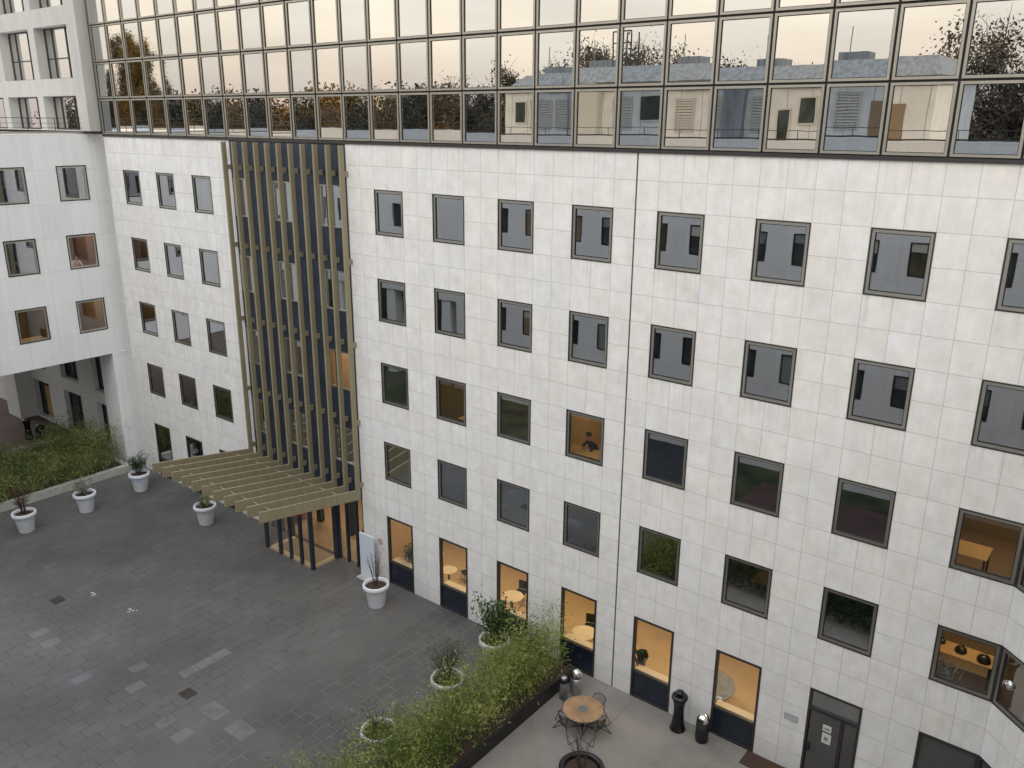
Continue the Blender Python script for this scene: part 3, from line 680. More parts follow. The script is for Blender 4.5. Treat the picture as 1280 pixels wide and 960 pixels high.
# upper storeys of the side building, set back
UY = -.57
us = MB(); uz = [(18.52, 20.2), (21.05, 23.55), (24.42, 26.9)]; ux = [(-24.75 - 4.32 * k, -21.09 - 4.32 * k) for k in range(5)]
wall_grid(-44, -20.1, 18.48, 29, [(a, b, c, d_) for a, b in ux for c, d_ in uz], .55, lambda x, d, z: (x, UY + d, z), mb=us)
us.quad((-20.1, UY, 18.48), (-20.1, 0.0, 18.48), (-20.1, 0.0, 29), (-20.1, UY, 29))
us.build('upper_storey', M['upper_concrete'], sb)
for k, (a, b) in enumerate(ux[:4]):
    for c, d_ in uz:
        m = MB().ring(a, b, c, d_, .06, -.06, .02); m.box(a + .80, a + .87, -.06, .02, c + .06, d_ - .06); m.box(a + 2.3, a + 2.37, -.06, .02, c + .06, d_ - .06)
        if c > 20: m.box(a + .06, a + .80, -.05, .015, c + .98, c + 1.04); m.box(a + .87, a + 2.3, -.05, .015, c + .98, c + 1.04)
        o = m.build('large_window', M['frame_dark'], sb)
        MB().quad((a + .06, -.02, c + .06), (b - .06, -.02, c + .06), (b - .06, -.02, d_ - .06), (a + .06, -.02, d_ - .06)).build('pane', M['blue_glass'], o)
MB().box(-44, -20.2, .04, .1, 18.34, 29).build('dark_lining', M['frame_dark'], sb)
# terrace railing
rl = empty('terrace_railing', 'thin dark steel railing along the edge of the side wing terrace', 'railing', (-21.0, 0, 18.34))
for y in (-.55, -1.85, -3.15, -4.45, -5.75, -7.05, -8.35): MB().tube([(0, y, 0), (0, y, .76)], .018, 6).build('post', M['frame_dark'], rl)
for z in (.76, .52, .30): MB().tube([(0, -.55, z), (0, -13, z)], .018 if z > .7 else .011, 6).build('rail', M['frame_dark'], rl)
MB().box(-.06, .02, -13, -.5, .02, .12).build('rail', M['frame_grey'], rl)

# ground floor behind the passage
gf = MB(); 
gh = [(-25.35, -22.5, .15, 2.84), (-29.6, -27.3, .15, 2.76), (-33.9, -31.65, .15, 2.66), (-25.35, -22.5, 3.58, 6.4), (-29.6, -27.3, 3.58, 6.4), (-33.9, -31.65, 3.58, 6.4), (-38.4, -36.0, .1, 2.6), (-38.4, -36.0, 3.58, 6.4)]
wall_grid(-60, -22.0, 0, BOT, gh, .9, lambda x, d, z: (x, .15 + d * .5, z), mb=gf)
gf.build('passage_wall', M['concrete'], sb)
for i, (a, b, c, d_) in enumerate(gh):
    m = MB().ring(a, b, c, d_, .06, .45, .56); m.box((a + b) / 2 - .03, (a + b) / 2 + .03, .46, .55, c + .06, d_ - .06)
    o = m.build('shopfront_window', M['frame_dark'], sb)
    MB().quad((a + .06, .5, c + .06), (b - .06, .5, c + .06), (b - .06, .5, d_ - .06), (a + .06, .5, d_ - .06)).build('pane', M['navy_panel'], o)
MB().box(-33.0, -32.0, .42, .45, .2, 2.3).build('oak_door_leaf', M['desk'], sb)  # door leaf in light oak colour
MB().box(-36.0, -34.1, -.9, .14, 0, BOT).build('pillar', M['concrete'], sb)

# ------------------------------------------------------------------ opposite building (seen in the mirror glass)
OY = -22.62
ob = empty('opposite_building', 'pale courtyard block reflected in the glass with penthouse and roof terrace', 'building', (0, 0, 0))
oh = []
for k in range(-4, 11):
    x = 1.1 + 3.0 * k - 2.35
    for r in range(4): oh.append((x, x + 1.5, zbot(r) + .35, ztop(r) + .35))
PO = lambda x, d, z: (x, OY - d, z)
ow = wall_grid(-16.6, 34, 0, TOP + .12, [h for h in oh if h[0] > -16.5 and h[1] < 33.9], .14, PO)
far = [(-62 + 3 * k, -60.5 + 3 * k, zbot(r), ztop(r)) for k in range(15) for r in range(3)]
wall_grid(-64, -16.6, 6.6, TOP + .12, far, .14, PO, mb=ow)
ow.quad((-64, OY, TOP + .12), (34, OY, TOP + .12), (34, OY - .35, TOP + .12), (-64, OY - .35, TOP + .12))
ow.quad((-64, OY - .35, 17.7), (34, OY - .35, 17.7), (34, OY - .35, TOP + .12), (-64, OY - .35, TOP + .12))
ow.quad((-64, OY - .35, 17.7), (34, OY - .35, 17.7), (34, -37, 17.7), (-64, -37, 17.7))
ow.quad((-64, OY, 6.6), (-64, -37, 6.6), (-16.6, -37, 6.6), (-16.6, OY, 6.6)); ow.quad((-16.6, OY, 0), (-16.6, -37, 0), (-16.6, -37, 6.6), (-16.6, OY, 6.6))
ow.build('wall', M['concrete'], ob)
rear = MB().quad((-64, -37, 6.6), (34, -37, 6.6), (34, -37, 17.7), (-64, -37, 17.7)); rear.quad((-16.6, -37, 0), (34, -37, 0), (34, -37, 6.6), (-16.6, -37, 6.6)); rear.build('rear_wall', M['concrete'], ob)
for x in (-18.2, -24, -30, -36, -42): MB().box(x, x + .9, OY - 1, OY - .1, 0, 6.6).build('pillar', M['concrete'], ob)
op = None
def varied(o):
    ch = [k for k in o.children if k.name.startswith('pane')][0]; ch.data = ch.data.copy(); ch.data.materials[0] = M[rng.choice(('opp_pane', 'opp_pane', 'navy_panel', 'blind', 'dim_int', 'opp_pane2'))]
    if rng.random() < .5: MB().box(.08, 1.42, .045, .055, H - rng.uniform(.3, 1.1), H - .08).build('roller_blind', M[rng.choice(('blind', 'roofgrey', 'louvre'))], o)
for (a, b, c, d_) in oh + far:
    if a < -16.5 and (a, b, c, d_) in oh: continue
    if b > 33.9: continue
    if op is None:
        op = MB().ring(0, 1.5, 0, H, .06, -.01, .13).build('window', M['frame_dark'], ob); op.rotation_euler = (0, 0, R(180)); op.location = (b, OY, c)
        MB().box(.65, .69, .04, .1, .06, H - .06).build('sash', M['frame_dark'], op)
        MB().quad((.06, .07, .06), (1.44, .07, .06), (1.44, .07, H - .06), (.06, .07, H - .06)).build('pane', M['opp_pane'], op)
    elif len([o for o in ob.children if o.name.startswith('window')]) < 95: varied(copy_tree(op, ob, (b, OY, c)))
# penthouse
ph = MB(); PY = -26.0; XA, XB = -14.5, 13.0
ph.box(XA, XB, -34, PY, 17.7, 21.35)
ph.build('penthouse', M['render'], ob)
rf = MB()
pts = [(XA - .2, PY + .15, 21.35), (XB + .2, PY + .15, 21.35), (XB - .3, PY - .9, 22.35), (XA + .8, PY - .9, 22.35)]
rf.quad(*pts); rf.quad((XB + .2, PY + .15, 21.35), (XB + .2, -34, 21.35), (XB - .3, -33, 22.35), (XB - .3, PY - .9, 22.35)); rf.quad((XA - .2, -34, 21.35), (XA - .2, PY + .15, 21.35), (XA + .8, PY - .9, 22.35), (XA + .8, -33, 22.35))
rf.quad((XA + .8, PY - .9, 22.35), (XB - .3, PY - .9, 22.35), (XB - .3, -33, 22.35), (XA + .8, -33, 22.35))
rf.build('roof', M['roofgrey'], ob)
for x0 in (-12.2, -10.6, -6.0, -1.6, .6, 3.4, 8.0):
    m = MB()
    for n in range(12): m.box(x0, x0 + 1.2, PY + .02, PY + .08, 18.9 + n * .15, 18.99 + n * .15)
    m.ring(x0 - .06, x0 + 1.26, 18.82, 20.72, .06, PY + .01, PY + .10)
    m.build('louvre', M['louvre'], ob)
for x0, x1, z0, z1 in ((-13.6, -12.6, 19.2, 20.6), (-4.2, -2.4, 19.3, 20.8), (5.2, 6.0, 17.8, 20.1), (6.4, 7.4, 19.3, 20.7)):
    m = MB().ring(x0, x1, z0, z1, .07, PY + .01, PY + .09).build('penthouse_window', M['louvre'], ob)
    MB().quad((x1 - .07, PY + .04, z0 + .07), (x0 + .07, PY + .04, z0 + .07), (x0 + .07, PY + .04, z1 - .07), (x1 - .07, PY + .04, z1 - .07)).build('pane', M['opp_pane'], m)
m = MB()
for k in range(20): m.box(XA + .6 + k * 1.4, XA + .62 + k * 1.4, PY + .001, PY + .012, 17.7, 21.3)
m.box(XA, XB, PY + .001, PY + .15, 21.18, 21.26); m.tube([(4.4, PY + .3, 17.7), (4.4, PY + .3, 21.9)], .06, 8); m.tube([(-9.4, PY + .3, 17.7), (-9.4, PY + .3, 21.9)], .06, 8)
m.build('downpipe_and_seams', M['roofgrey'], ob)
m = MB()
for x0 in (-13, -9.5, -3, 2.2, 7.4): m.box(x0, x0 + 1.6, -30, -28.6, 22.35, 22.9); m.tube([(x0 + .8, -28, 22.3), (x0 + .8, -28, 24.1)], .03, 5)
m.build('roof_plant', M['roofgrey'], ob)
MB().box(-8.6, -7.0, PY, PY + .5, 17.7, 21.3).build('pilaster', M['louvre'], ob)
MB().box(1.8, 3.0, PY, PY + .5, 17.7, 21.3).build('pilaster', M['roofgrey'], ob)
MB().box(9.8, 11.6, PY + .01, PY + .06, 17.75, 20.2).build('penthouse_door', M['dim_int'], ob)
# roof railing and technical frame of the opposite roof
rr = empty('roof_railing', 'dark railing of the opposite roof terrace reflected in the lowest glass row', 'railing', (0, OY - .3, 0))
m = MB(); m.box(-64, 17.5, -.05, .05, 18.44, 18.52); MB_top = MB(); MB_top.tube([(-64, 0, 18.93), (17.5, 0, 18.93)], .022, 6)
m.build('rail', M['frame_dark'], rr); MB_top.build('rail', M['frame_dark'], rr)
m = MB()
for k in range(34): m.tube([(-62 + k * 2.4, -.05, 18.3), (-62 + k * 2.4, .0, 18.93)], .02, 5)
tag(m.build('baluster', M['frame_dark'], rr), kind='stuff')
fr = MB()
for x in (-7.9, -7.0, -6.1): fr.tube([(x, -29, 22.3), (x, -29, 24.6)], .05, 5); fr.tube([(x, -30, 22.3), (x, -30, 24.6)], .05, 5)
fr.tube([(-7.9, -29, 24.6), (-6.1, -29, 24.6)], .05, 5); fr.tube([(-7.9, -29, 23.9), (-6.1, -29, 23.9)], .04, 5)
tag(fr.build('antenna_frame', M['frame_dark']), 'grey metal frame on the opposite roof, seen mirrored among the trees', 'antenna frame')

# ------------------------------------------------------------------ vegetation helpers
def leafcloud(mb, n, fn, size, mi=0, narrow=1.0, rnd=rng, up=.3):
    for _ in range(n):
        p = fn()
        d = Vector((rnd.gauss(0, 1), rnd.gauss(0, 1), rnd.gauss(0, .7) + up)).normalized()
        a = d.orthogonal().normalized(); a = Matrix.Rotation(rnd.uniform(0, 6.28), 3, d) @ a; b = d.cross(a)
        s = size * rnd.uniform(.6, 1.4); p = Vector(p)
        mb.add([p - a * s, p - b * s * .5 * narrow, p + a * s, p + b * s * .5 * narrow], [(0, 1, 2, 3)], mi)
def tree_mesh(kind, h, wd, seed, leafm):
    rd = random.Random(seed); root = Vector((0, 0, 0)); tr = MB(); cr_ = MB(); clumps = []
    tr.tube([(0, 0, 0), (rd.uniform(-.3, .3), rd.uniform(-.3, .3), h * .45), (0, 0, h * .92)], [h * .018, h * .012, .04], 7)
    if kind == 'poplar':
        for i in range(60):
            z = h * (.18 + .8 * (i / 60)); rad = wd * (1 - abs((z / h) - .5) * 1.5) * rd.uniform(.35, 1.0); a = rd.uniform(0, 6.28)
            q = (math.cos(a) * rad, math.sin(a) * rad, z); clumps.append((q, rd.uniform(.6, 1.1)))
            tr.tube([(0, 0, z - h * .1), q], [.06, .02], 4)
    else:
        for i in range(46):
            t_ = rd.uniform(0, 1); a = rd.uniform(0, 6.28); z = h * (.25 + .72 * t_); rad = wd * math.sqrt(max(.05, 1 - ((z / h - .55) / .5) ** 2)) * rd.uniform(.3, 1)
            q = (math.cos(a) * rad, math.sin(a) * rad, z); clumps.append((q, rd.uniform(.8, 1.7)))
            tr.tube([(0, 0, z * .6), q], [.08, .02], 4)
    for q, s in clumps:
        leafcloud(cr_, 190, lambda: (q[0] + rd.gauss(0, s * .33), q[1] + rd.gauss(0, s * .33), q[2] + rd.gauss(0, s * (.6 if kind == 'poplar' else .35))), .125, rnd=rd)
        for _ in range(5):
            tr.tube([q, (q[0] + rd.gauss(0, s * .6), q[1] + rd.gauss(0, s * .6), q[2] + rd.uniform(.3, 1.2) * s)], [.025, .008], 3)
        leafcloud(cr_, 330, lambda: (q[0] + rd.gauss(0, s * .48), q[1] + rd.gauss(0, s * .48), q[2] + rd.gauss(0, s * (.8 if kind == 'poplar' else .42))), .085, rnd=rd)
    return tr, cr_
def make_tree(name, kind, h, wd, seed, leafm, label, group, loc):
    o = empty(name, label, 'tree', loc, group=group); tr, cr_ = tree_mesh(kind, h, wd, seed, leafm)
    tr.build('trunk', M['bark'], o); cr_.build('crown', leafm, o); return o
# trees beyond the opposite building: they show in the mirror glass
tp = {'pop_b': make_tree('poplar_tree', 'poplar', 31, 2.4, 1, M['autumn_pale'], 'tall bare-topped poplar mirrored at the far left of the glass storey', 'poplars mirrored at the left', (-99, -44, 0)),
      'pop_g': make_tree('poplar_tree', 'poplar', 31, 2.8, 2, M['autumn_gold'], 'tall golden poplar mirrored at the far left of the glass storey', 'golden poplars mirrored at the left', (-95.5, -44, 0)),
      'rd': make_tree('broadleaf_tree', 'round', 19.5, 6, 3, M['autumn_dark'], 'dark round tree mirrored in the lowest row of the glass storey', 'dark trees mirrored in the glass storey', (-72, -46, 0)),
      'rg': make_tree('broadleaf_tree', 'round', 18.5, 5.5, 4, M['autumn_gold'], 'golden autumn tree mirrored in the lowest row of the glass storey', 'golden trees mirrored in the glass storey', (-104, -48, 0)),
      'rb': make_tree('broadleaf_tree', 'round', 20, 5.5, 5, M['autumn_brown'], 'brown autumn tree mirrored in the lowest row of the glass storey', 'brown trees mirrored in the glass storey', (-64, -50, 0))}
def plant_tree(k, x, y, s=1.0, sz=None):
    o = copy_tree(tp[k]); o.location = (x, y, 0); o.rotation_euler = (0, 0, rng.uniform(0, 6.28)); o.scale = (s, s, sz or s)
for a in (('pop_b', -107, -45, .86), ('pop_g', -103, -46, .97), ('pop_b', -99.5, -45, .92), ('pop_b', -96.5, -44, .84), ('pop_g', -93.5, -44, .95), ('pop_b', -91, -43.5, .90), ('pop_b', -88.5, -43, .80), ('pop_b', -112, -47, .74),
          ('rg', -100, -52, 1.0), ('rb', -95, -52, .9), ('rg', -89, -50, .95), ('rg', -84, -48, .9), ('rb', -80, -50, 1.05), ('rd', -76, -47, 1.1), ('rb', -70, -44, 1.04),
          ('rd', -60, -45, 1.02), ('rb', -56, -46, 1.0), ('rg', -52, -44, .98), ('rd', -48, -46, 1.0), ('rg', -45, -44, .99), ('rd', -43, -43, 1.12), ('rd', -40, -44, 1.18), ('rg', -37, -45, 1.0), ('rb', -33, -46, 1.03),
          ('rd', -31, -44, 1.0), ('rg', -35, -43, .98), ('rd', -26, -45, 1.24), ('rb', -22, -46, 1.22), ('rd', -18, -45, 1.3), ('rb', -14, -45, 1.24), ('rd', -9, -46, 1.24), ('rb', -4, -46, 1.16),
          ('rd', 2, -46, 1.08), ('rb', 7, -46, 1.05), ('rb', 12, -44, 1.25), ('rd', 14.5, -42, 1.2), ('rd', 18, -45, 1.12), ('rb', 10, -50, 1.0), ('rd', -112, -60, 1.0), ('rb', -118, -66, 1.1)):
    plant_tree(*a)

fw = MB(); rdf = random.Random(77)
for k in range(13):
    xa = -156 + k * 14.5
    leafcloud(fw, 15000, lambda: (lambda x: (x, rdf.uniform(-68, -58), rdf.uniform(9, 21.7 + 1.3 * math.sin(x * .31) + .9 * math.sin(x * .83 + 1) + rdf.uniform(-1.5, .9)) if x < -6 else rdf.uniform(9, 19)))(xa + rdf.gauss(7, 5.5)), .30, (0, 1, 0, 2, 0, 1, 2)[k % 7], 1, rdf)
tag(fw.build('distant_wood', [M['autumn_brown'], M['autumn_gold'], M['autumn_dark']]), 'brown autumn wood far behind, mirrored in the lowest glass row', 'wood', kind='stuff')
# ------------------------------------------------------------------ bamboo beds
def trough(name, x0, x1, y0, y1, h, t_, m, label, cat='planter'):
    o = empty(name, label, cat, ((x0 + x1) / 2, (y0 + y1) / 2, 0)); o.location = (0, 0, 0)
    w_ = MB(); w_.box(x0, x1, y1 - t_, y1, 0, h); w_.box(x0, x1, y0, y0 + t_, 0, h); w_.box(x0, x0 + t_, y0 + t_, y1 - t_, 0, h); w_.box(x1 - t_, x1, y0 + t_, y1 - t_, 0, h)
    w_.build('side_wall', m, o, bevel=.01); MB().box(x0 + t_, x1 - t_, y0 + t_, y1 - t_, 0.0, h - .08).build('soil', M['soil'], o); return o
trough('raised_planter', 8.25, 9.99, -12.0, -.55, .55, .06, M['black'], 'long black steel planter holding bamboo beside the beige terrace')
trough('low_planter', -27.4, -20.15, -14.0, -.75, .42, .30, M['kerb'], 'low pale concrete planter of bamboo along the left edge of the plaza')
def bamboo(name, x0, x1, y0, y1, z, hmin, hmax, n, leafm, label, seed, per=34, leaf=.055, top=None):
    rd = random.Random(seed); st = MB(); lf = MB()
    for i in range(n):
        x, y = rd.uniform(x0, x1), rd.uniform(y0, y1); h = rd.uniform(hmin, hmax) * (top(x, y) if top else 1) * (.78 + .34 * math.sin(x * 2.3 + 1.7 * math.sin(y * 1.9)) * math.sin(y * 1.6 + x))
        lx, ly = rd.gauss(0, .2) * h, rd.gauss(0, .2) * h
        c = [Vector((x, y, z)), Vector((x + lx * .3, y + ly * .3, z + h * .5)), Vector((x + lx, y + ly, z + h))]
        lf.tube(c, [.009, .007, .003], 4, mi=1, cap=False)
        for k in range(per):
            t_ = rd.uniform(.22, 1.0) ** .8; p = c[0].lerp(c[1], t_ * 2) if t_ < .5 else c[1].lerp(c[2], t_ * 2 - 1)
            s = .13 + .17 * (1 - abs(t_ - .6))
            leafcloud(lf, 3, lambda: (p.x + rd.gauss(0, s), p.y + rd.gauss(0, s), p.z + rd.gauss(0, .10)), leaf * 1.15, 0, .36, rd, -.1)
    return tag(lf.build(name, [leafm, M['leaf_lime']]), label, 'bamboo', kind='stuff')
bamboo('bamboo', 8.3, 9.8, -11.8, -.75, .47, 1.1, 3.1, 340, M['bamboo'], 'feathery green bamboo filling the black planter beside the terrace', 11, per=40, top=lambda x, y: 1.0 if y < -2.5 else .85)
bamboo('bamboo', -26.2, -20.25, -13.5, -.95, .34, 1.2, 3.1, 800, M['bamboo_dim'], 'dark green bamboo filling the low concrete planter on the left', 12, per=24, leaf=.075, top=lambda x, y: (.35 if x < -24.2 else .8) if y < -2.6 else 1.0)
hd = empty('clipped_hedge', 'dark green clipped hedge across the courtyard, seen mirrored in the first-floor windows', 'hedge', (0, 0, 0))
m = MB(); rdh = random.Random(5); leafcloud(m, 26000, lambda: (rdh.uniform(10.4, 23.6), rdh.uniform(-12.4, -8.8), rdh.uniform(.1, 1.35)), .075, 0, 1, rdh); m.build('leaves', M['leaf_dark'], hd)
m = MB()
for k in range(60): m.tube([(10.6 + k * .215, -10.6 + rdh.uniform(-1.4, 1.4), 0), (10.6 + k * .215, -10.6, 1.2)], .02, 4)
m.build('stems', M['bark'], hd)

# ------------------------------------------------------------------ potted plants
def pot(name, x, y, label, mossy=False, s=1.0):
    o = empty(name, label, 'plant pot', (x, y, 0))
    prof = [(.0, 0), (.335, 0), (.345, .02), (.43, .72), (.455, .76), (.47, .80), (.53, .82), (.545, .87), (.54, .97), (.52, 1.0), (.47, 1.0), (.455, .96), (.44, .86)]
    b = MB().lathe([(r * s, z * s) for r, z in prof], 40).build('pot_body', M['pot_mossy' if mossy else 'pot'], o, smooth=True)
    sl_ = MB().lathe([(.45 * s, .87 * s), (.3 * s, .89 * s), (.0, .90 * s)], 28).build('soil', M['soil'], o, smooth=True)
    return o
def twigs(mb, n, h, spread, seed, r=.012, z=.9, mi=0, sub=2):
    rd = random.Random(seed); tips = []
    for i in range(n):
        a = rd.uniform(0, 6.28); l = rd.uniform(.65, 1) * h; s = spread * rd.uniform(.2, 1)
        p0 = Vector((math.cos(a) * .06, math.sin(a) * .06, z)); p1 = p0 + Vector((math.cos(a) * s * .4, math.sin(a) * s * .4, l * .55)); p2 = p0 + Vector((math.cos(a) * s, math.sin(a) * s, l))
        mb.tube([p0, p1, p2], [r, r * .8, r * .3], 5, mi=mi); tips += [p1, p2]
        for j in range(sub):
            q = p0.lerp(p1, rd.uniform(.4, 1)) if rd.random() < .4 else p1.lerp(p2, rd.uniform(0, .8)); a2 = rd.uniform(0, 6.28); e = q + Vector((math.cos(a2), math.sin(a2), 1.2)) * l * rd.uniform(.1, .22)
            mb.tube([q, e], [r * .5, r * .25], 4, mi=mi); tips.append(e)
    return tips
def shrub(o, n_t, h, spread, leafm, nleaf, lsize, seed, lspread=.12, narrow=1, r=.012):
    m = MB(); tips = twigs(m, n_t, h, spread, seed, r); rd = random.Random(seed + 50)
    if nleaf: leafcloud(m, nleaf, lambda: (lambda q: (q.x + rd.gauss(0, lspread), q.y + rd.gauss(0, lspread), q.z + rd.gauss(0, lspread)))(rd.choice(tips)), lsize, 1, narrow, rd)
    return m.build('plant', [M['twig'], leafm], o)
pots = [(-17.1, -7.73, 'white pot with a reddish twiggy bush, nearest the left edge of the picture', 0), (-17.05, -4.84, 'white pot with a sparse pale-leaved bush beside the low planter', 0),
        (-17.35, -1.77, 'white pot with a small sticker and dark leafy bush by the building corner', 0), (-11.1, -1.8, 'white pot with a small lime green plant beside the canopy', 0),
        (.9, -1.6, 'white pot with tall bare twigs in front of the white sign panel', 0), (7.17, -1.58, 'weathered white pot with a big leafy green shrub by the wall', 1),
        (7.37, -4.33, 'weathered white pot with a dark fine-leaved shrub, half hidden by bamboo', 1), (7.45, -7.56, 'weathered white pot with dark red twigs at the bottom of the picture', 1)]
po = [pot('plant_pot', x, y, lab, bool(mo), 1.0 if not mo else 1.06) for x, y, lab, mo in pots]
for o in po: o['group'] = 'white plant pots on the plaza'
shrub(po[0], 18, 1.3, .55, M['leaf_red'], 600, .035, 21, .09); shrub(po[1], 16, .75, .6, M['leaf_pale'], 420, .045, 22, .10)
shrub(po[2], 14, 1.0, .5, M['leaf_dark'], 900, .045, 23, .13); shrub(po[3], 9, .5, .25, M['leaf_lime'], 200, .05, 24, .07)
shrub(po[4], 11, 1.75, .42, M['leaf_red'], 0, .03, 25); shrub(po[5], 18, 1.6, .62, M['leaf_mid'], 1500, .065, 26, .16)
shrub(po[6], 20, 1.4, .6, M['leaf_dark'], 2100, .035, 27, .15, .5); shrub(po[7], 12, .9, .5, M['leaf_red'], 200, .035, 28, .08)
for o, n in ((po[5], 500), (po[6], 500), (po[7], 650)):
    m = MB(); rd = random.Random(n + int(o.location.x * 7)); leafcloud(m, n, lambda: (rd.gauss(0, .19), rd.gauss(0, .19), .97 + abs(rd.gauss(0, .05))), .03, 0, 1, rd); m.build('ground_cover', M['leaf_lime'], o)
st = MB(); 
for k in range(3):
    a = R(-40 + k * 14 - 7); st.quad(*[(.475 * math.cos(aa), .475 * math.sin(aa), zz) for aa, zz in ((a - R(6), .62), (a + R(6), .62), (a + R(6), .76), (a - R(6), .76))])
st.build('sticker', M['blue'], po[2])
# plinth slabs under the front pots
for o in po[4:5]: MB().lathe([(0, .02), (.42, .02), (.46, .006)], 9, (-.1, -.08)).build('base_slab', M['grey_stone'], o)

# ------------------------------------------------------------------ signs
sg = empty('sign_panel', 'tall blank white sign panel standing by the entrance behind the pot of bare twigs', 'sign', (-.93, -.38, 0))
MB().box(-.43, .43, -.04, .04, .04, 2.12).build('board', M['white'], sg, bevel=.006)
MB().box(-.5, .5, -.28, .22, .006, .04).build('foot_plate', M['kerb'], sg)
ns = empty('no_smoking_sign', 'small round red no-smoking sign on the stone wall beside the sign panel', 'sign', (-.48, -.012, 1.78))
m = MB(); n = 28
for k in range(n):
    a, b = 2 * math.pi * k / n, 2 * math.pi * (k + 1) / n
    m.quad((.10 * math.cos(a), 0, .10 * math.sin(a)), (.10 * math.cos(b), 0, .10 * math.sin(b)), (.135 * math.cos(b), 0, .135 * math.sin(b)), (.135 * math.cos(a), 0, .135 * math.sin(a)))
m.box(-.012, .012, -.002, .0, -.10, .10, M4=Matrix.Rotation(R(-45), 4, 'Y')); m.build('red_ring', M['red'], ns)
m = MB(); m.add([(0, .004, 0)] + [(.13 * math.cos(2 * math.pi * k / n), .004, .13 * math.sin(2 * math.pi * k / n)) for k in range(n)], [(0, k + 1, (k + 1) % n + 1) for k in range(n)]); m.build('disc', M['paper'], ns)
MB().box(-.07, .05, .0005, .003, -.012, .012).build('cigarette', M['black'], ns)
bs = empty('wall_plaque', 'small faded plaque with three pale blue marks on the wall left of the door', 'plaque', (17.55, -.012, 1.84))
MB().box(-.22, .22, 0, .008, -.12, .12).build('plate', M['kerb'], bs)
m = MB()
for k in range(3): m.box(-.16 + k * .12, -.08 + k * .12, -.004, -.001, -.03, .04)
m.build('blue_marks', M['blue'], bs)

# ------------------------------------------------------------------ terrace furniture
tb = empty('round_table', 'round slatted wooden garden table with a grey centre disc on the beige terrace', 'table', (11.65, -2.45, 0))
m = MB(); ns_ = 36
for k in range(ns_):
    a = 2 * math.pi * k / ns_; w0 = .165 * math.pi / ns_ * .8; w1 = .66 * math.pi / ns_ * .86
    c, s = math.cos(a), math.sin(a)
    def P(r, w, z): return (c * r - s * w, s * r + c * w, z)
    m.add([P(.165, -w0, .715), P(.66, -w1, .715), P(.66, w1, .715), P(.165, w0, .715), P(.165, -w0, .74), P(.66, -w1, .74), P(.66, w1, .74), P(.165, w0, .74)], [(0, 3, 2, 1), (4, 5, 6, 7), (0, 1, 5, 4), (1, 2, 6, 5), (2, 3, 7, 6), (3, 0, 4, 7)])
m.build('tabletop', M['wood'], tb)
MB().lathe([(0, .71), (.16, .71), (.165, .745), (.15, .752), (0, .752)], 30).build('centre_disc', M['grey_stone'], tb, smooth=False)
m = MB().tube([(.64 * math.cos(a), .64 * math.sin(a), .705) for a in [2 * math.pi * k / 30 for k in range(31)]], .012, 5); m.tube([(0, 0, .02), (0, 0, .7)], .035, 10)
for k in range(4):
    a = math.pi / 2 * k + .6; m.tube([(0, 0, .10), (.36 * math.cos(a), .36 * math.sin(a), .015)], .018, 6); m.tube([(0, 0, .62), (.5 * math.cos(a), .5 * math.sin(a), .705)], .012, 6)
m.build('table_frame', M['black'], tb)
# wire chair facing +x (towards the table) : seat centre at origin
def wire_chair():
    o = empty('wire_chair', 'black wire garden chair', 'chair', (0, 0, 0), group='wire chairs round the garden table')
    m = MB(); r = .012
    for k in range(9):
        y = -.21 + k * .0525; m.tube([(.22, y, .44), (-.16, y, .425), (-.20, y, .45)], .0075, 4)
    m.tube([(.23, -.23, .44), (.23, .23, .44), (-.19, .21, .43), (-.19, -.21, .43), (.23, -.23, .44)], r, 5); m.build('seat', M['black'], o)
    m = MB()
    bp_ = [(-.19 - .12 * t_ ** 1.5, 0, .43 + .42 * t_) for t_ in (0, .3, .6, 1)]
    for k in range(9):
        f = (k - 4) / 4; m.tube([(q[0] + .10 * f * f * (i / 3), f * (.21 + .03 * i / 3), q[2] - .03 * f * f * (i / 3)) for i, q in enumerate(bp_)], .0075, 4)
    m.tube([(bp_[3][0] + .10 * f * f, f * .24, bp_[3][2] - .03 * f * f) for f in [(k - 6) / 6 for k in range(13)]], r, 5)
    m.tube([(bp_[3][0] + .10, .24, bp_[3][2] - .03), (.05, .25, .62), (.23, .23, .44)], r, 5); m.tube([(bp_[3][0] + .10, -.24, bp_[3][2] - .03), (.05, -.25, .62), (.23, -.23, .44)], r, 5); m.build('backrest', M['black'], o)
    for s in (-1, 1):
        m = MB(); m.tube([(.20, s * .22, .44), (.26, s * .42, .012), (-.26, s * .46, .012), (-.17, s * .20, .43)], .013, 6); m.build('leg', M['black'], o)
    return o
wc = wire_chair(); ch_lab = {-112: 'black wire garden chair on the near side of the table, towards the round planter', -8: 'thin black wire garden chair right of the round table', 78: 'thin black wire garden chair between the round table and the stone wall', 165: 'thin black wire garden chair between the round table and the bamboo planter'}
for i, (a, lab) in enumerate(ch_lab.items()):
    o = wc if i == 0 else copy_tree(wc); o['label'] = lab; rr_ = .60
    o.location = (11.65 + rr_ * math.cos(R(a)), -2.45 + rr_ * math.sin(R(a)), .004); o.rotation_euler = (0, 0, R(a + 180))
# round black planter with bare shrub
rp = empty('round_planter', 'large round black planter with a bare twiggy shrub at the bottom edge of the terrace', 'planter', (12.98, -4.50, 0))
MB().lathe([(0, 0), (.50, 0), (.60, .10), (.69, .45), (.69, .58), (.64, .62), (.56, .62), (.52, .56), (.50, .45)], 44).build('planter_bowl', M['black_gloss'], rp, smooth=True)
MB().lathe([(.51, .48), (0, .50)], 30).build('soil', M['soil'], rp)
m = MB(); twigs(m, 13, 1.5, .55, 31, .010, .48, 0, 7); m.build('bare_shrub', M['twig'], rp)
